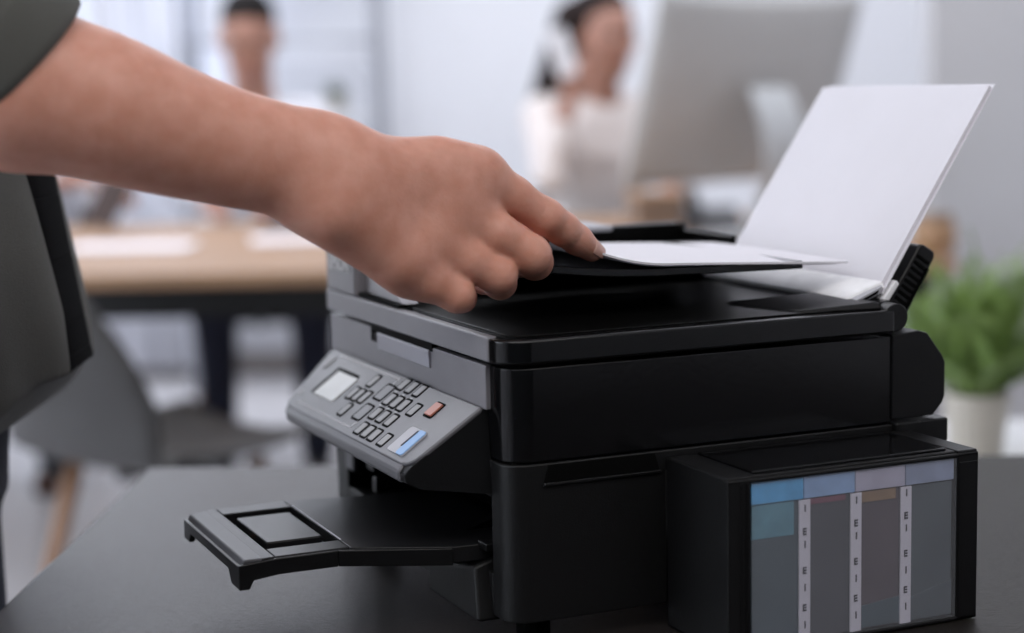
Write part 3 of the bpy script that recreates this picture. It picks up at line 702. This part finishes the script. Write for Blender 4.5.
chains = dict(
    index=[(478, 178, 1.235, 25.5), (512, 196, 1.246, 19.8), (546, 217, 1.258, 17.6), (563, 229, 1.270, 16.0), (577, 239.5, 1.282, 14.4), (592, 250.5, 1.293, 11.6)],
    middle=[(460, 211, 1.228, 24), (497, 235, 1.231, 21.6), (531, 255, 1.238, 19.3), (535, 262, 1.266, 17), (520, 262, 1.296, 14), (508, 258, 1.304, 12)],
    ring=[(437, 243, 1.222, 23.5), (468, 260, 1.223, 21.2), (498, 275, 1.229, 18.2), (500, 283, 1.256, 15.5), (484, 280, 1.280, 13), (472, 276, 1.290, 11.5)],
    little=[(411, 267, 1.215, 24), (434, 281.5, 1.214, 20.3), (457, 295, 1.218, 16.8), (462, 298, 1.242, 13.5), (448, 296, 1.262, 11.5), (438, 292, 1.270, 10.5)])
for ch in chains.values():
    one = S.full()
    for a, b in zip(ch, ch[1:]): pc(one, a, b, .006)
    fing = smin(fing, one, .0014)
th_ = S.full()
for a, b in zip([(362, 182, 1.215, 30), (420, 200, 1.255, 24), (470, 216, 1.285, 19), (528, 237, 1.303, 13)], [(420, 200, 1.255, 24), (470, 216, 1.285, 19), (528, 237, 1.303, 13), (538, 241, 1.304, 12)]): pc(th_, a, b, .006)
# skin folds over the finger joints, cut as shallow grooves
def groove(D, u, v, t, du, dv, amp, w):
    c = pix(u, v, t); a = (pix(u + du, v + dv, t) - c).normalized(); R_ = .02
    q = S.sl(V3(c) - R_, V3(c) + R_); X = S.grid(q)
    s = (X[0] - c.x) * a.x + (X[1] - c.y) * a.y + (X[2] - c.z) * a.z; r2_ = (X[0] - c.x) ** 2 + (X[1] - c.y) ** 2 + (X[2] - c.z) ** 2
    D[q] += (amp * np.exp(-(s / w) ** 2) * np.exp(-r2_ / .0125 ** 2)).astype(np.float32)
for d_ in (-5, 0, 5): groove(fing, 551 + d_, 212 + d_ * .65, 1.242, 10, 6.5, .0007, .0010)
for d_ in (-2.5, 2.5): groove(fing, 578 + d_, 236 + d_ * .7, 1.272, 10, 7.5, .0006, .0008)
for (u, v) in ((537, 246), (505, 268), (462, 288)): groove(fing, u, v, 1.214, 10, 6.5, .0006, .0012)
hand = smin(smin(palm, fing, .0075), th_, .008)
D = smin(D, hand, .014)
del palm, fing, th_
# tendons and unevenness
nz = mnoise = None
arm = S.mesh(D, 'body', M['skin'], man, smooth_it=3)
del D, hand
S2 = SDF(np.array(tuple(MO)) - (.42, .42, 0), np.array(tuple(MO)) + (.42, .42, 1.80), .010); D = S2.full()
HC = W(.02, 0, 1.565)
Pm, Rm = head(S2, D, HC, MF, .25, 1.0, W(-.01, 0, 1.40))
loft(S2, D, MO, MF, ML, [(.84, -.025, .082, .15), (1.0, -.005, .085, .145), (1.2, .005, .10, .16), (1.34, .0, .09, .17), (1.40, -.01, .05, .09)])
SHL = W(-.01, .20, 1.365); EL = W(-.06, .26, 1.08); WL = W(-.08, .26, .86)
S2.cone(D, SH, UA, .052, .047, .03); S2.cone(D, W(0, -.1, 1.37), SH, .05, .052, .03); S2.cone(D, W(0, .1, 1.37), SHL, .05, .052, .03)
S2.cone(D, SHL, EL, .048, .040, .02); S2.cone(D, EL, WL, .040, .027, .02); S2.ell(D, W(-.07, .26, .81), (.028, .028, .045), .02)
for k in range(4): S2.cone(D, W(-.097 + .018 * k, .258, .79), W(-.09 + .016 * k, .25, .715 + .006 * abs(k - 1)), .009, .008, .004)
S2.cone(D, W(-.04, .25, .83), W(-.025, .235, .77), .011, .009, .01)
for s in (-1, 1):
    S2.cone(D, W(-.035, .085 * s, .84), W(-.01, .09 * s, .48), .070, .055, .02); S2.cone(D, W(-.01, .09 * s, .48), W(-.02, .09 * s, .08), .052, .036, .02); S2.cone(D, W(-.03, .09 * s, .05), W(.10, .10 * s, .035), .034, .03, .02)
coarse = S2.mesh(D, 'body', M['skin'], man); join_into(arm, coarse)
body = arm
face_bits(Pm, 1.0, man, Rm)
D = S2.full(); S2.ell(D, Pm(-.022, 0, .055), (.100, .083, .086), .02, Rm); S2.ell(D, Pm(-.05, 0, 0), (.065, .078, .085), .02, Rm); S2.mesh(D, 'hair', M['hairb'], man)
# jeans
D = S2.full(); loft(S2, D, MO, MF, ML, [(.78, -.026, .100, .165), (.92, -.012, .102, .158), (1.0, 0, .10, .155)])
for s in (-1, 1):
    S2.cone(D, W(-.030, .086 * s, .84), W(-.01, .092 * s, .48), .086, .070, .02); S2.cone(D, W(-.01, .092 * s, .48), W(-.03, .095 * s, .07), .068, .060, .02)
S2.mesh(D, 'jeans', M['jeans'], man)
for s in (-1, 1):
    D = S2.full(); S2.cone(D, W(-.06, .095 * s, .045), W(.13, .105 * s, .038), .042, .038, .02)
    X = S2.grid(); D = np.maximum(D, .004 - X[2]); S2.mesh(D, 'shoe', M['brown'], man)
# shirt: loose body with curved tail, shoulders, short sleeves
S3 = SDF(np.array(tuple(MO)) + (-.40, -.40, .78), np.array(tuple(MO)) + (.42, .42, 1.46), .0055); D = S3.full()
loft(S3, D, MO, MF, ML, [(.79, .010, .152, .200), (.95, .009, .139, .190), (1.10, .002, .117, .182), (1.25, .000, .114, .185), (1.36, -.005, .105, .180), (1.41, -.01, .06, .10)], .02)
S3.cone(D, W(0, -.1, 1.375), SH, .06, .066, .03); S3.cone(D, W(0, .1, 1.375), SHL, .06, .066, .03); S3.cone(D, SHL, EL, .062, .058, .03)
HM = pix(14, 66, 1.12); ax_ = (pix(14 - 148, 66 - 134, 1.075) - HM).normalized()
S3.cone(D, SH, HM + ax_ * .05, .066, .058, .03)
X = S3.grid()
# folds
f_ = (X[0] - MO.x) * MF.x + (X[1] - MO.y) * MF.y; l_ = (X[0] - MO.x) * ML.x + (X[1] - MO.y) * ML.y
D += .0036 * np.sin(l_ * 55 + X[2] * 9 + 1.3 * np.sin(X[2] * 14 + f_ * 9)) * np.sin(f_ * 31 + X[2] * 6 + 1.0) * np.clip((1.3 - X[2]) * 3, .4, 1)
hem = .828 + .070 * np.clip((f_ - .02) / .12, 0, 1) ** 2.2 + .05 * np.clip((-f_ - .05) / .12, 0, 1) ** 2
D = np.maximum(D, hem - X[2])
dcut = (X[0] - HM.x) * ax_.x + (X[1] - HM.y) * ax_.y + (X[2] - HM.z) * ax_.z
near = (X[0] - E_.x) ** 2 + (X[1] - E_.y) ** 2 + (X[2] - E_.z) ** 2 < .18 ** 2
lz = (l_ < -.12) | (f_ > .12)
shirt = S3.mesh(D.astype(np.float32), 'shirt', M['shirt'], man)
# rolled cuff of the right sleeve: a sleeve tube with rolled layers
def ringpts(c, ax, up, R_, n=48, ph=0.0, am=.0015): 
    sd = ax.cross(up).normalized(); up = sd.cross(ax).normalized()
    return [c + up * math.cos(2 * math.pi * k / n) * (R_ + am * math.sin(3 * 2 * math.pi * k / n + ph)) + sd * math.sin(2 * math.pi * k / n) * (R_ + am * math.sin(4 * 2 * math.pi * k / n + ph)) for k in range(n)]
q = MB(); n = 48; prof = [(-.002, .0505), (-.004, .054), (-.0025, .0575), (.003, .0590), (.016, .0595), (.030, .0600), (.0335, .0590), (.0345, .0570), (.040, .0575), (.06, .0600), (.10, .062), (.15, .064), (.15, .058), (.0, .0495)]
rings = [ringpts(HM + ax_ * a, ax_, Vector(view), R_, n, a * 60, .0012 + a * .012) for a, R_ in prof]
V = [p - MO for rg in rings for p in rg]; m_ = len(rings)
q.add(V, [(i * n + k, i * n + (k + 1) % n, ((i + 1) % m_) * n + (k + 1) % n, ((i + 1) % m_) * n + k) for i in range(m_) for k in range(n)])
q.build('rolled_cuff', M['shirt'], man, smooth=True)
# side seam, hem stitching, black placket edge
def surf(f, l, z): return W(f, l, z) - MO
q = MB(); fr = [(1.12, .118), (1.09, .122), (1.04, .130), (.99, .138), (.94, .146), (.915, .150), (.905, .152)]
for (z, f), (z2, f2) in zip(fr, fr[1:]):
    q.hexa([surf(f - .001, -.035, z), surf(f + .0065, -.022, z), surf(f + .0065, .04, z), surf(f - .006, .03, z)],
           [surf(f2 - .001, -.035, z2 - (.0 if z2 > .906 else .006)), surf(f2 + .0065, -.022, z2), surf(f2 + .0065, .04, z2), surf(f2 - .006, .03, z2)])
q.build('placket', M['placket'], man, .001)
def shirt_pt(f, z, out=.003):
    c_ = np.interp(z, [.79, .95, 1.10, 1.25], [.010, .009, .002, 0]); a_ = np.interp(z, [.79, .95, 1.10, 1.25], [.152, .139, .117, .114]); b_ = np.interp(z, [.79, .95, 1.10, 1.25], [.200, .190, .182, .185])
    return surf(f, -(b_ + out) * max(0, 1 - abs((f - c_) / a_) ** 2.5) ** .4, z)
q = MB(); q.tube([shirt_pt(.075 + .012 * math.sin(k * .5), .88 + .02 * k) for k in range(15)], .0014, 6)
q.build('side_seam', M['seam'], man, smooth=True)
q = MB(); q.tube([shirt_pt(f, .842 + .070 * min(1, max(0, (f - .02) / .12)) ** 2.2, .0025) for f in np.linspace(-.05, .118, 16)], .0008, 6)
q.build('hem_stitching', M['seam'], man, smooth=True)
# nail on the index finger
c = pix(593.5, 245.5, 1.2805); ax = (pix(592, 250.5, 1.293) - pix(577, 239.5, 1.282)).normalized(); nr = (pix(604, 236, 1.255) - pix(592, 250.5, 1.290)).normalized()
nr = (nr - ax * nr.dot(ax)).normalized(); sd = ax.cross(nr); ctr = pix(592, 250.5, 1.293)
q = MB(); rr_ = px(11.9, 1.293)
def nailf(u, v):
    a = (u - .5) * 1.9; s_ = -.0060 + .0125 * v; e = 1 - .10 * abs(2 * u - 1) ** 3
    R_ = rr_ * (1.0 + .035) - .0010 * v * v * 1.6
    return ctr + ax * (s_ * e) + (nr * math.cos(a * .62) + sd * math.sin(a * .62)) * R_ - MO
q.sheet(nailf, 10, 8, .0007); q.build('fingernail', M['nail'], man, smooth=True)

# ---- seated people at the far desk
def seated(label, O, F, skin, top, bottom, hairm, head_off, look, tilt, hands, elbows, knees, female=False, group=None, seat=.50):
    """O = point on the floor under the hips; shoulders about .56 above the seat"""
    t = thing('person', label, 'person', tuple(O), group=group); F, L = frame(F)
    def W_(f, l, z): return Vector((O.x + F.x * f + L.x * l, O.y + F.y * f + L.y * l, z))
    lo = np.array(tuple(O)) - (.62, .62, 0); hi = np.array(tuple(O)) + (.62, .62, 1.55); Sg = SDF(lo, hi, .0115); D = Sg.full()
    w_ = 1.02 if female else 1.0; sz = seat + .53
    HC = W_(head_off[0], head_off[1], head_off[2]); nb = W_(.03, head_off[1] * .5, sz + .03)
    Ph, Rh = head(Sg, D, HC, look, tilt, 1.1, nb)
    torso = lambda g: [(seat, -.02, .10 + g, .155 * w_ + g), (seat + .22, 0, .085 + g, .125 * w_ + g), (seat + .40, .02, .105 + g, .15 * w_ + g), (sz - .01, .02, .08 + g, .155 * w_ + g), (sz + .045, .02, .045 + g, .07 + g)]
    loft(Sg, D, O, F, L, torso(0))
    sh = {s: W_(.02, .175 * w_ * s, sz) for s in (-1, 1)}
    def limbs(D_, g, upper=True, fore=True):
        for s in (-1, 1):
            e = Vector(elbows[s]); h = Vector(hands[s])
            Sg.cone(D_, W_(.02, .1 * s, sz + .005), sh[s], .042 + g, .046 + g, .02)
            if upper: Sg.cone(D_, sh[s], e, .045 * w_ + g, .036 * w_ + g, .02)
            if fore: Sg.cone(D_, e, e + (h - e) * ((.60 if female else .86) if g else 1.0), .036 * w_ + g, .024 * w_ + g * .8, .015)
    limbs(D, 0)
    for s in (-1, 1):
        e = Vector(elbows[s]); h = Vector(hands[s]); d = (h - e).normalized(); sdv = d.cross(Vector((0, 0, 1))).normalized(); dd = sdv.cross(d)
        Sg.ell(D, h + d * .035, (.040, .040, .032), .015)
        for k in range(4):
            b0 = h + d * .06 + sdv * (k - 1.5) * .018; Sg.cone(D, b0, b0 + d * .03 - dd * .012, .0095, .009, .003); Sg.cone(D, b0 + d * .03 - dd * .012, b0 + d * (.038 + .004 * (k % 2)) - dd * .034, .009, .008, .003)
        b0 = h + d * .02 + sdv * .03 * (-s); Sg.cone(D, b0, b0 + d * .035 + sdv * .012 * (-s) - dd * .012, .012, .009, .004)
    def legs(D_, g):
        for s in (-1, 1):
            k = Vector(knees[s]); Sg.cone(D_, W_(.0, .085 * s, seat + .02), k, .075 + g, .055 + g, .02)
            ft = Vector((k.x, k.y, .09)) - F * .03; Sg.cone(D_, k, ft, .052 + g, .035 + g, .02)
    legs(D, 0)
    for s in (-1, 1):
        k = Vector(knees[s]); Sg.cone(D, Vector((k.x, k.y, .05)) - F * .04, Vector((k.x, k.y, .04)) + F * .11, .034, .028, .01)
    Sg.mesh(D, 'body', skin, t); face_bits(Ph, 1.1, t, Rh)
    D = Sg.full(); loft(Sg, D, O, F, L, torso(.016)); limbs(D, .010)
    X = Sg.grid(); D += .003 * np.sin(X[2] * 45 + X[0] * 20) * np.sin(X[1] * 33 + X[0] * 27); Sg.mesh(D.astype(np.float32), 'blouse' if female else 'shirt', top, t)
    D = Sg.full(); legs(D, .012); loft(Sg, D, O, F, L, [(seat - .05, -.02, .12, .17), (seat + .08, -.02, .12, .168)]); Sg.mesh(D, 'trousers', bottom, t)
    for s in (-1, 1):
        D = Sg.full(); k = Vector(knees[s]); Sg.cone(D, Vector((k.x, k.y, .048)) - F * .06, Vector((k.x, k.y, .040)) + F * .13, .040, .035, .01); X = Sg.grid(); D = np.maximum(D, .005 - X[2]); Sg.mesh(D, 'shoe', M['blackm'], t)
    D = Sg.full(); Sg.ell(D, Ph(-.022, 0, .058), (.102, .084, .088), .02, Rh); Sg.ell(D, Ph(-.055, 0, .01), (.066, .080, .090), .02, Rh)
    if female:
        for (a, b, ra, rb) in (((-.06, .01, .02), (-.10, .02, -.12), .07, .05), ((-.10, .02, -.12), (-.115, .03, -.235), .05, .03), ((-.05, -.06, .04), (-.12, -.10, -.18), .07, .06), ((-.05, -.06, .03), (-.09, -.065, -.10), .05, .05), ((-.09, -.065, -.10), (-.12, -.09, -.22), .045, .035)):
            Sg.cone(D, Ph(*a), Ph(*b), ra, rb, .02)
    Sg.mesh(D, 'hair', hairm, t)
    return t
RF = lambda r, f: Vector((r * math.cos(TH) + f * math.sin(TH), -r * math.sin(TH) + f * math.cos(TH), 0))
z3 = lambda v, h: Vector((v.x, v.y, h))
seated('man in a white shirt with short black hair, seated at the far wooden desk', room(-.895, 5.45, 0), RF(.05, -1), M['skinf'], M['white_shirt'], M['jeans'], M['hairb'],
       (.10, .0, 1.265), RF(.08, -1), .30, {-1: room(-.98, 5.12, .80), 1: room(-.78, 5.12, .80)}, {-1: room(-1.10, 5.33, .83), 1: room(-.66, 5.33, .83)},
       {-1: room(-.96, 5.02, .50), 1: room(-.68, 5.00, .50)})
seated('woman in a cream blouse with long dark hair, holding a white phone to her ear', room(.13, 5.42, 0), RF(.45, -1), M['skinf'], M['blouse'], M['jeans'], M['hair'],
       (.08, .0, 1.255), RF(.62, -1), .05, {-1: room(.058, 5.14, 1.105), 1: room(.33, 5.12, .80)}, {-1: room(-.005, 5.12, .855), 1: room(.37, 5.34, .84)},
       {-1: room(.07, 5.00, .50), 1: room(.32, 5.02, .50)}, True)
seated('person in a white shirt holding a brown tablet, mostly hidden behind the raised arm', room(-1.60, 5.45, 0), RF(.1, -1), M['skinf'], M['white_shirt'], M['jeans'], M['hairb'],
       (.09, .0, 1.22), RF(.1, -1), .35, {-1: room(-1.385, 5.10, .875), 1: room(-1.235, 5.06, .83)}, {-1: room(-1.72, 5.28, .82), 1: room(-1.36, 5.28, .82)},
       {-1: room(-1.68, 5.0, .50), 1: room(-1.44, 5.0, .50)})
# phone at her ear
ph = thing('smartphone', 'white smartphone held to the ear of the woman in the cream blouse', 'phone', room(.034, 5.10, 1.205), -TH + .6)
q = MB(); q.prism(rrect(-.034, .034, -.068, .068, .010), -.0045, .0045, 'z', Matrix.Rotation(math.radians(78), 4, 'X') @ Matrix.Rotation(math.radians(12), 4, 'Z')); q.build('phone_case', M['phone'], ph, .002)
q = MB(); q.prism(rrect(-.030, .030, -.063, .063, .008), -.0052, -.0046, 'z', Matrix.Rotation(math.radians(78), 4, 'X') @ Matrix.Rotation(math.radians(12), 4, 'Z')); q.build('screen', M['dark'], ph)
tb = thing('tablet', 'dark brown tablet case held upright at the left of the far desk', 'tablet', room(-1.255, 4.90, .758), -TH - .45)
tm = Matrix.Rotation(math.radians(-28), 4, 'X') @ Matrix.Rotation(math.radians(14), 4, 'Y')
q = MB(); q.box(-.055, .055, -.006, .006, .0, .175, tm); q.build('tablet_case', M['brown'], tb, .003)
q = MB(); q.box(-.048, .048, .0062, .0075, .010, .165, tm); q.build('screen', M['dark'], tb)

# ------------------------------------------------------------------ far desk and what stands on it
dk = thing('desk', 'long wooden desk with a dark steel frame, behind the printer', 'desk', room(-.45, 4.33, 0), -TH)
q = MB(); q.box(-1.75, 1.27, -.69, .69, .722, .75); q.build('desk_top', M['wood'], dk, .003)
q = MB(); q.box(-1.70, 1.23, -.665, -.635, .655, .7215); q.build('front_rail', M['blackm'], dk, .002)
q = MB(); q.box(-1.70, 1.23, .635, .665, .655, .7215); q.build('rear_rail', M['blackm'], dk, .002)
for x in (-1.68, 1.20):
    for y in (-.65, .65):
        q = MB(); q.box(x - .025, x + .025, y - .025, y + .025, 0, .7215); q.build('leg', M['blackm'], dk, .002)
mo = thing('monitor', 'large silver desktop computer seen from behind, on the far desk', 'monitor', room(.46, 4.30, .75), -TH + math.radians(38))
q = MB(); tl = Matrix.Translation((0, 0, .345)) @ Matrix.Rotation(math.radians(18), 4, 'X')
q.prism(rrect(-.325, .325, -.225, .235, .012), -.006, .006, 'z', tl @ Matrix.Rotation(math.radians(90), 4, 'X')); q.build('screen_frame', M['alu'], mo, .002)
def dome(u, v):
    x = -.32 + .64 * u; z = -.22 + .45 * v; b = (1 - (2 * u - 1) ** 2) * (1 - (2 * v - 1) ** 2)
    return tl @ Vector((x, -.007 - .035 * b ** .7, z))
q = MB(); q.sheet(dome, 20, 20, .003); q.build('back_cover', M['alu'], mo, smooth=True)
q = MB(); q.box(-.305, .305, .0066, .0085, -.16, .215, tl); q.build('screen', M['dark'], mo)
def neck(u, v):
    y = -.055 - .09 * math.sin(min(1, v * 1.0) * math.pi * .9) * .9; z = .012 + .34 * v; return Vector(((u - .5) * .13, y, z))
q = MB(); q.sheet(neck, 4, 16, .008); q.build('stand_neck', M['alul'], mo, .002)
q = MB(); q.prism(rrect(-.095, .095, -.17, .06, .012), .0, .009); q.build('stand_foot', M['alul'], mo, .002)
def boxthing(name, label, cat, r, f, h, w, d, hh, m, rz=0.0, lidm=None, part='box_body', group=None):
    o = thing(name, label, cat, room(r, f, h), -TH + rz, group); q = MB(); q.box(-w / 2, w / 2, -d / 2, d / 2, 0, hh * (.86 if lidm else 1)); q.build(part, M[m], o, .003)
    if lidm: q = MB(); q.box(-w / 2 - .003, w / 2 + .003, -d / 2 - .003, d / 2 + .003, hh * .86 + .0004, hh); q.build('lid', M[lidm], o, .002)
    return o
boxthing('cardboard_box', 'brown cardboard box left of the silver computer on the far desk', 'box', .27, 4.68, .75, .13, .12, .085, 'kraft', .2, 'amber')
boxthing('cardboard_box', 'taller brown cardboard box behind the silver computer stand', 'box', .66, 4.80, .75, .12, .12, .20, 'kraft', -.2, 'kraft')
boxthing('notebook', 'dark notebook lying on the far desk in front of the silver computer', 'notebook', .24, 4.16, .75, .16, .12, .018, 'blackm', .3, 'shelld', 'pages')
boxthing('notebook', 'navy folder lying on the far desk below the man in white', 'folder', -.68, 4.90, .75, .22, .13, .016, 'navy', .1, 'navy', 'pages')
for i, (r, f, lab) in enumerate(((-1.02, 4.30, 'white sheets of paper spread on the far desk near the brown tablet'), (-.60, 4.45, 'white papers on the far desk in front of the navy folder'))):
    o = thing('document', lab, 'paper', room(r, f, .7502), -TH + .2 * i); q = MB(); q.box(-.15, .15, -.10, .10, 0, .003); q.build('sheet', M['paper'], o)
o = thing('desk_phone', 'small dark desk phone beside the silver computer on the far desk', 'phone', room(.40, 4.50, .75), -TH)
q = MB(); q.prism([(-.09, 0), (.09, 0), (.09, .055), (-.09, .025)], -.07, .07, 'x'); q.build('phone_base', M['shelld'], o, .004)
q = MB(); q.tube([(-.045, -.08, .055), (-.05, -.05, .068), (-.05, .04, .078), (-.045, .075, .085)], [.018, .013, .013, .018], 10); q.build('handset', M['blackm'], o, smooth=True)
o = thing('jar', 'amber jar at the right end of the far desk above the fern', 'jar', room(.80, 3.78, .75), 0)
q = MB(); q.lathe([(.040, 0), (.046, .006), (.046, .060), (.036, .072)], 28); q.build('jar_body', M['amber'], o, smooth=True)
q = MB(); q.lathe([(.038, .0725), (.038, .085)], 28); q.build('lid', M['kraft'], o, .002)

# ------------------------------------------------------------------ chairs
def shell_chair(name, label, r, f, face, m, group=None, sc=1.0):
    ang = math.atan2(-face[0], face[1]); o = thing(name, label, 'chair', room(r, f, 0), -TH + ang, group)
    def fn(u, v):           # v: 0 seat front ... 1 top of the back; local +y = facing
        s = v * .86; x = (u - .5)
        if v < .48: y = .21 - .40 * (v / .48); z = .455 - .02 * math.sin(v / .48 * math.pi)
        elif v < .62:
            a = (v - .48) / .14 * math.pi / 2 * .9; y = -.19 - .06 * math.sin(a); z = .455 + .06 * (1 - math.cos(a))
        else: q = (v - .62) / .38; y = -.248 - .075 * q; z = .50 + .27 * q
        wd = .46 * (1 - .14 * max(0, (.2 - v) / .2) ** 2 - .55 * max(0, (v - .62) / .38) ** 2.4)
        cup = (2 * x) ** 2; z2 = z + (.035 * cup if v < .5 else 0); y2 = y + (.07 * cup * min(1, max(0, (v - .4) / .3)))
        return Vector((x * wd, y2, z2)) * sc
    q = MB(); q.sheet(fn, 14, 26, .010); q.build('shell', M[m], o, smooth=True)
    for sx in (-1, 1):
        for sy in (-1, 1):
            q = MB(); q.tube([(sx * .13, sy * .11 - .01, .43), (sx * .21, sy * .20 - .01, 0)], [.018, .012], 12); q.build('leg', M['woodleg'], o, smooth=True)
    q = MB(); q.box(-.14, .14, -.01, .01, .405, .425); q.box(-.01, .01, -.12, .10, .405, .425); q.build('under_frame', M['blackm'], o, .002)
    return o
shell_chair('shell_chair', 'grey shell chair on wooden legs, nearest, between the shirt and the table', -.735, 3.34, (.64, .77), 'shell')
shell_chair('shell_chair', 'dark grey shell chair under the man in the white shirt', -.895, 5.47, (0, -1), 'shelld')
shell_chair('shell_chair', 'dark grey shell chair under the woman with the phone', .13, 5.44, (.4, -1), 'shelld')
shell_chair('shell_chair', 'dark grey shell chair under the person with the brown tablet', -1.60, 5.47, (0, -1), 'shelld')

# ------------------------------------------------------------------ shelf rack at the back wall
rk = thing('shelf_rack', 'thin grey metal shelf rack by the back wall behind the man', 'shelf', room(-.98, 6.72, 0), -TH)
for x in (-.36, .345):
    for y in (-.15, .15):
        q = MB(); q.box(x - .011, x + .011, y - .011, y + .011, 0, 2.1); q.build('post', M['rack'], rk, .001)
for z in (.30, .65, 1.02, 1.30, 1.66, 2.05):
    q = MB(); q.box(-.349, .334, -.15, .15, z - .012, z); q.build('shelf_board', M['frame'] if z < 1.2 or z > 1.4 else M['rack'], rk, .001)
o = thing('potted_plant', 'small green plant in a white pot on the metal shelf rack', 'plant', room(-.795, 6.70, 1.021))
q = MB(); q.lathe([(.026, 0), (.034, .05), (.034, .055)], 20); q.build('pot', M['pot'], o, smooth=True)
q = MB()
for k in range(26):
    a = rnd.random() * 6.28; e = .4 + rnd.random() * .9; d = Vector((math.cos(a) * math.cos(e), math.sin(a) * math.cos(e), math.sin(e))); p = Vector((0, 0, .05)); L_ = .05 + .05 * rnd.random(); sdv = d.cross(Vector((0, 0, 1))).normalized() * .012
    q.add([p, p + d * L_ * .5 + sdv, p + d * L_, p + d * L_ * .5 - sdv], [(0, 1, 2, 3)])
tag(q.build('foliage', M['leafd'], o), kind='stuff')
for i, (r, h, w_, hh, mname, lab) in enumerate(((-1.22, 1.301, .09, .20, 'box', 'white box file on the metal shelf rack, left end of its row'), (-1.11, 1.301, .07, .18, 'pale', 'grey box file beside the white one on the metal shelf rack'), (-.90, .651, .24, .16, 'box', 'wide white storage box on a lower rack shelf'))):
    boxthing('box_file', lab, 'box', r, 6.72, h, w_, .22, hh, mname, 0, mname)

# ------------------------------------------------------------------ fern at the right
cb = thing('cabinet', 'low white cabinet behind the table carrying the fern', 'cabinet', room(.86, 2.72, 0), -TH)
q = MB(); q.box(-.42, .42, -.20, .20, .03, .560); q.build('cabinet_body', M['frame'], cb, .003)
q = MB(); q.box(-.40, .40, -.18, .18, 0, .0295); q.build('plinth', M['blackm'], cb)
for x in (-.21, .21):
    q = MB(); q.box(x - .203, x + .203, -.2185, -.2005, .04, .552); d_ = q.build('door', M['frame'], cb, .002)
    q = MB(); q.tube([(x - .16 * (1 if x > 0 else -1), -.228, .40), (x - .16 * (1 if x > 0 else -1), -.228, .48)], .004, 8); q.build('handle', M['rack'], d_)
fo = thing('potted_fern', 'green fern in a cream ceramic pot at the right behind the printer', 'plant', room(.62, 2.62, .5605))
q = MB(); q.lathe([(.034, 0), (.038, .004), (.047, .090), (.049, .098), (.044, .098), (.042, .088)], 36); q.build('pot', M['pot'], fo, smooth=True)
q = MB(); q.lathe([(.0005, .086), (.0415, .086)], 28); q.build('soil', M['soil'], fo)
def frond(L_, droop, n=22):
    q = MB(); P0 = [Vector((0, 0, 0))]; d = Vector((.35, 0, .94)); pts = [Vector((0, 0, 0))]
    for k in range(n):
        d = (d + Vector((.02, 0, -droop))).normalized(); pts.append(pts[-1] + d * (L_ / n))
    q.tube(pts, [.0012 * (1 - .7 * k / n) for k in range(n + 1)], 4)
    for k in range(3, n + 1):
        t_ = k / n; w_ = .040 * math.sin(min(1, t_ * 1.15 + .05) * math.pi) ** .7 * (L_ / .2) + .003; c = pts[k]; dr = (pts[k] - pts[k - 1]).normalized()
        for s in (-1, 1):
            sdv = Vector((0, s, 0)); tip = c + sdv * w_ + dr * w_ * .45 - Vector((0, 0, .12 * w_)); mid = c + sdv * w_ * .5 + dr * w_ * .22
            q.add([c, mid - dr * .0042, tip, mid + dr * .0042], [(0, 1, 2, 3)])
    return q
protos = [frond(.19, .02).build('frond', M['leaf'], fo), frond(.25, .035).build('frond', M['leaf'], fo), frond(.28, .055).build('frond', M['leaf'], fo)]
for i in range(48):
    p = protos[i % 3]; o = p if i < 3 else p.copy()
    if i >= 3: COL.objects.link(o); o.parent = fo
    a = i * 2.399; e = rnd.uniform(-.5, .55)
    o.location = (.018 * math.cos(a), .018 * math.sin(a), .085); o.rotation_euler = (rnd.uniform(-.25, .25), e - .15, a); s = rnd.uniform(.8, 1.15); o.scale = (s, s, s)
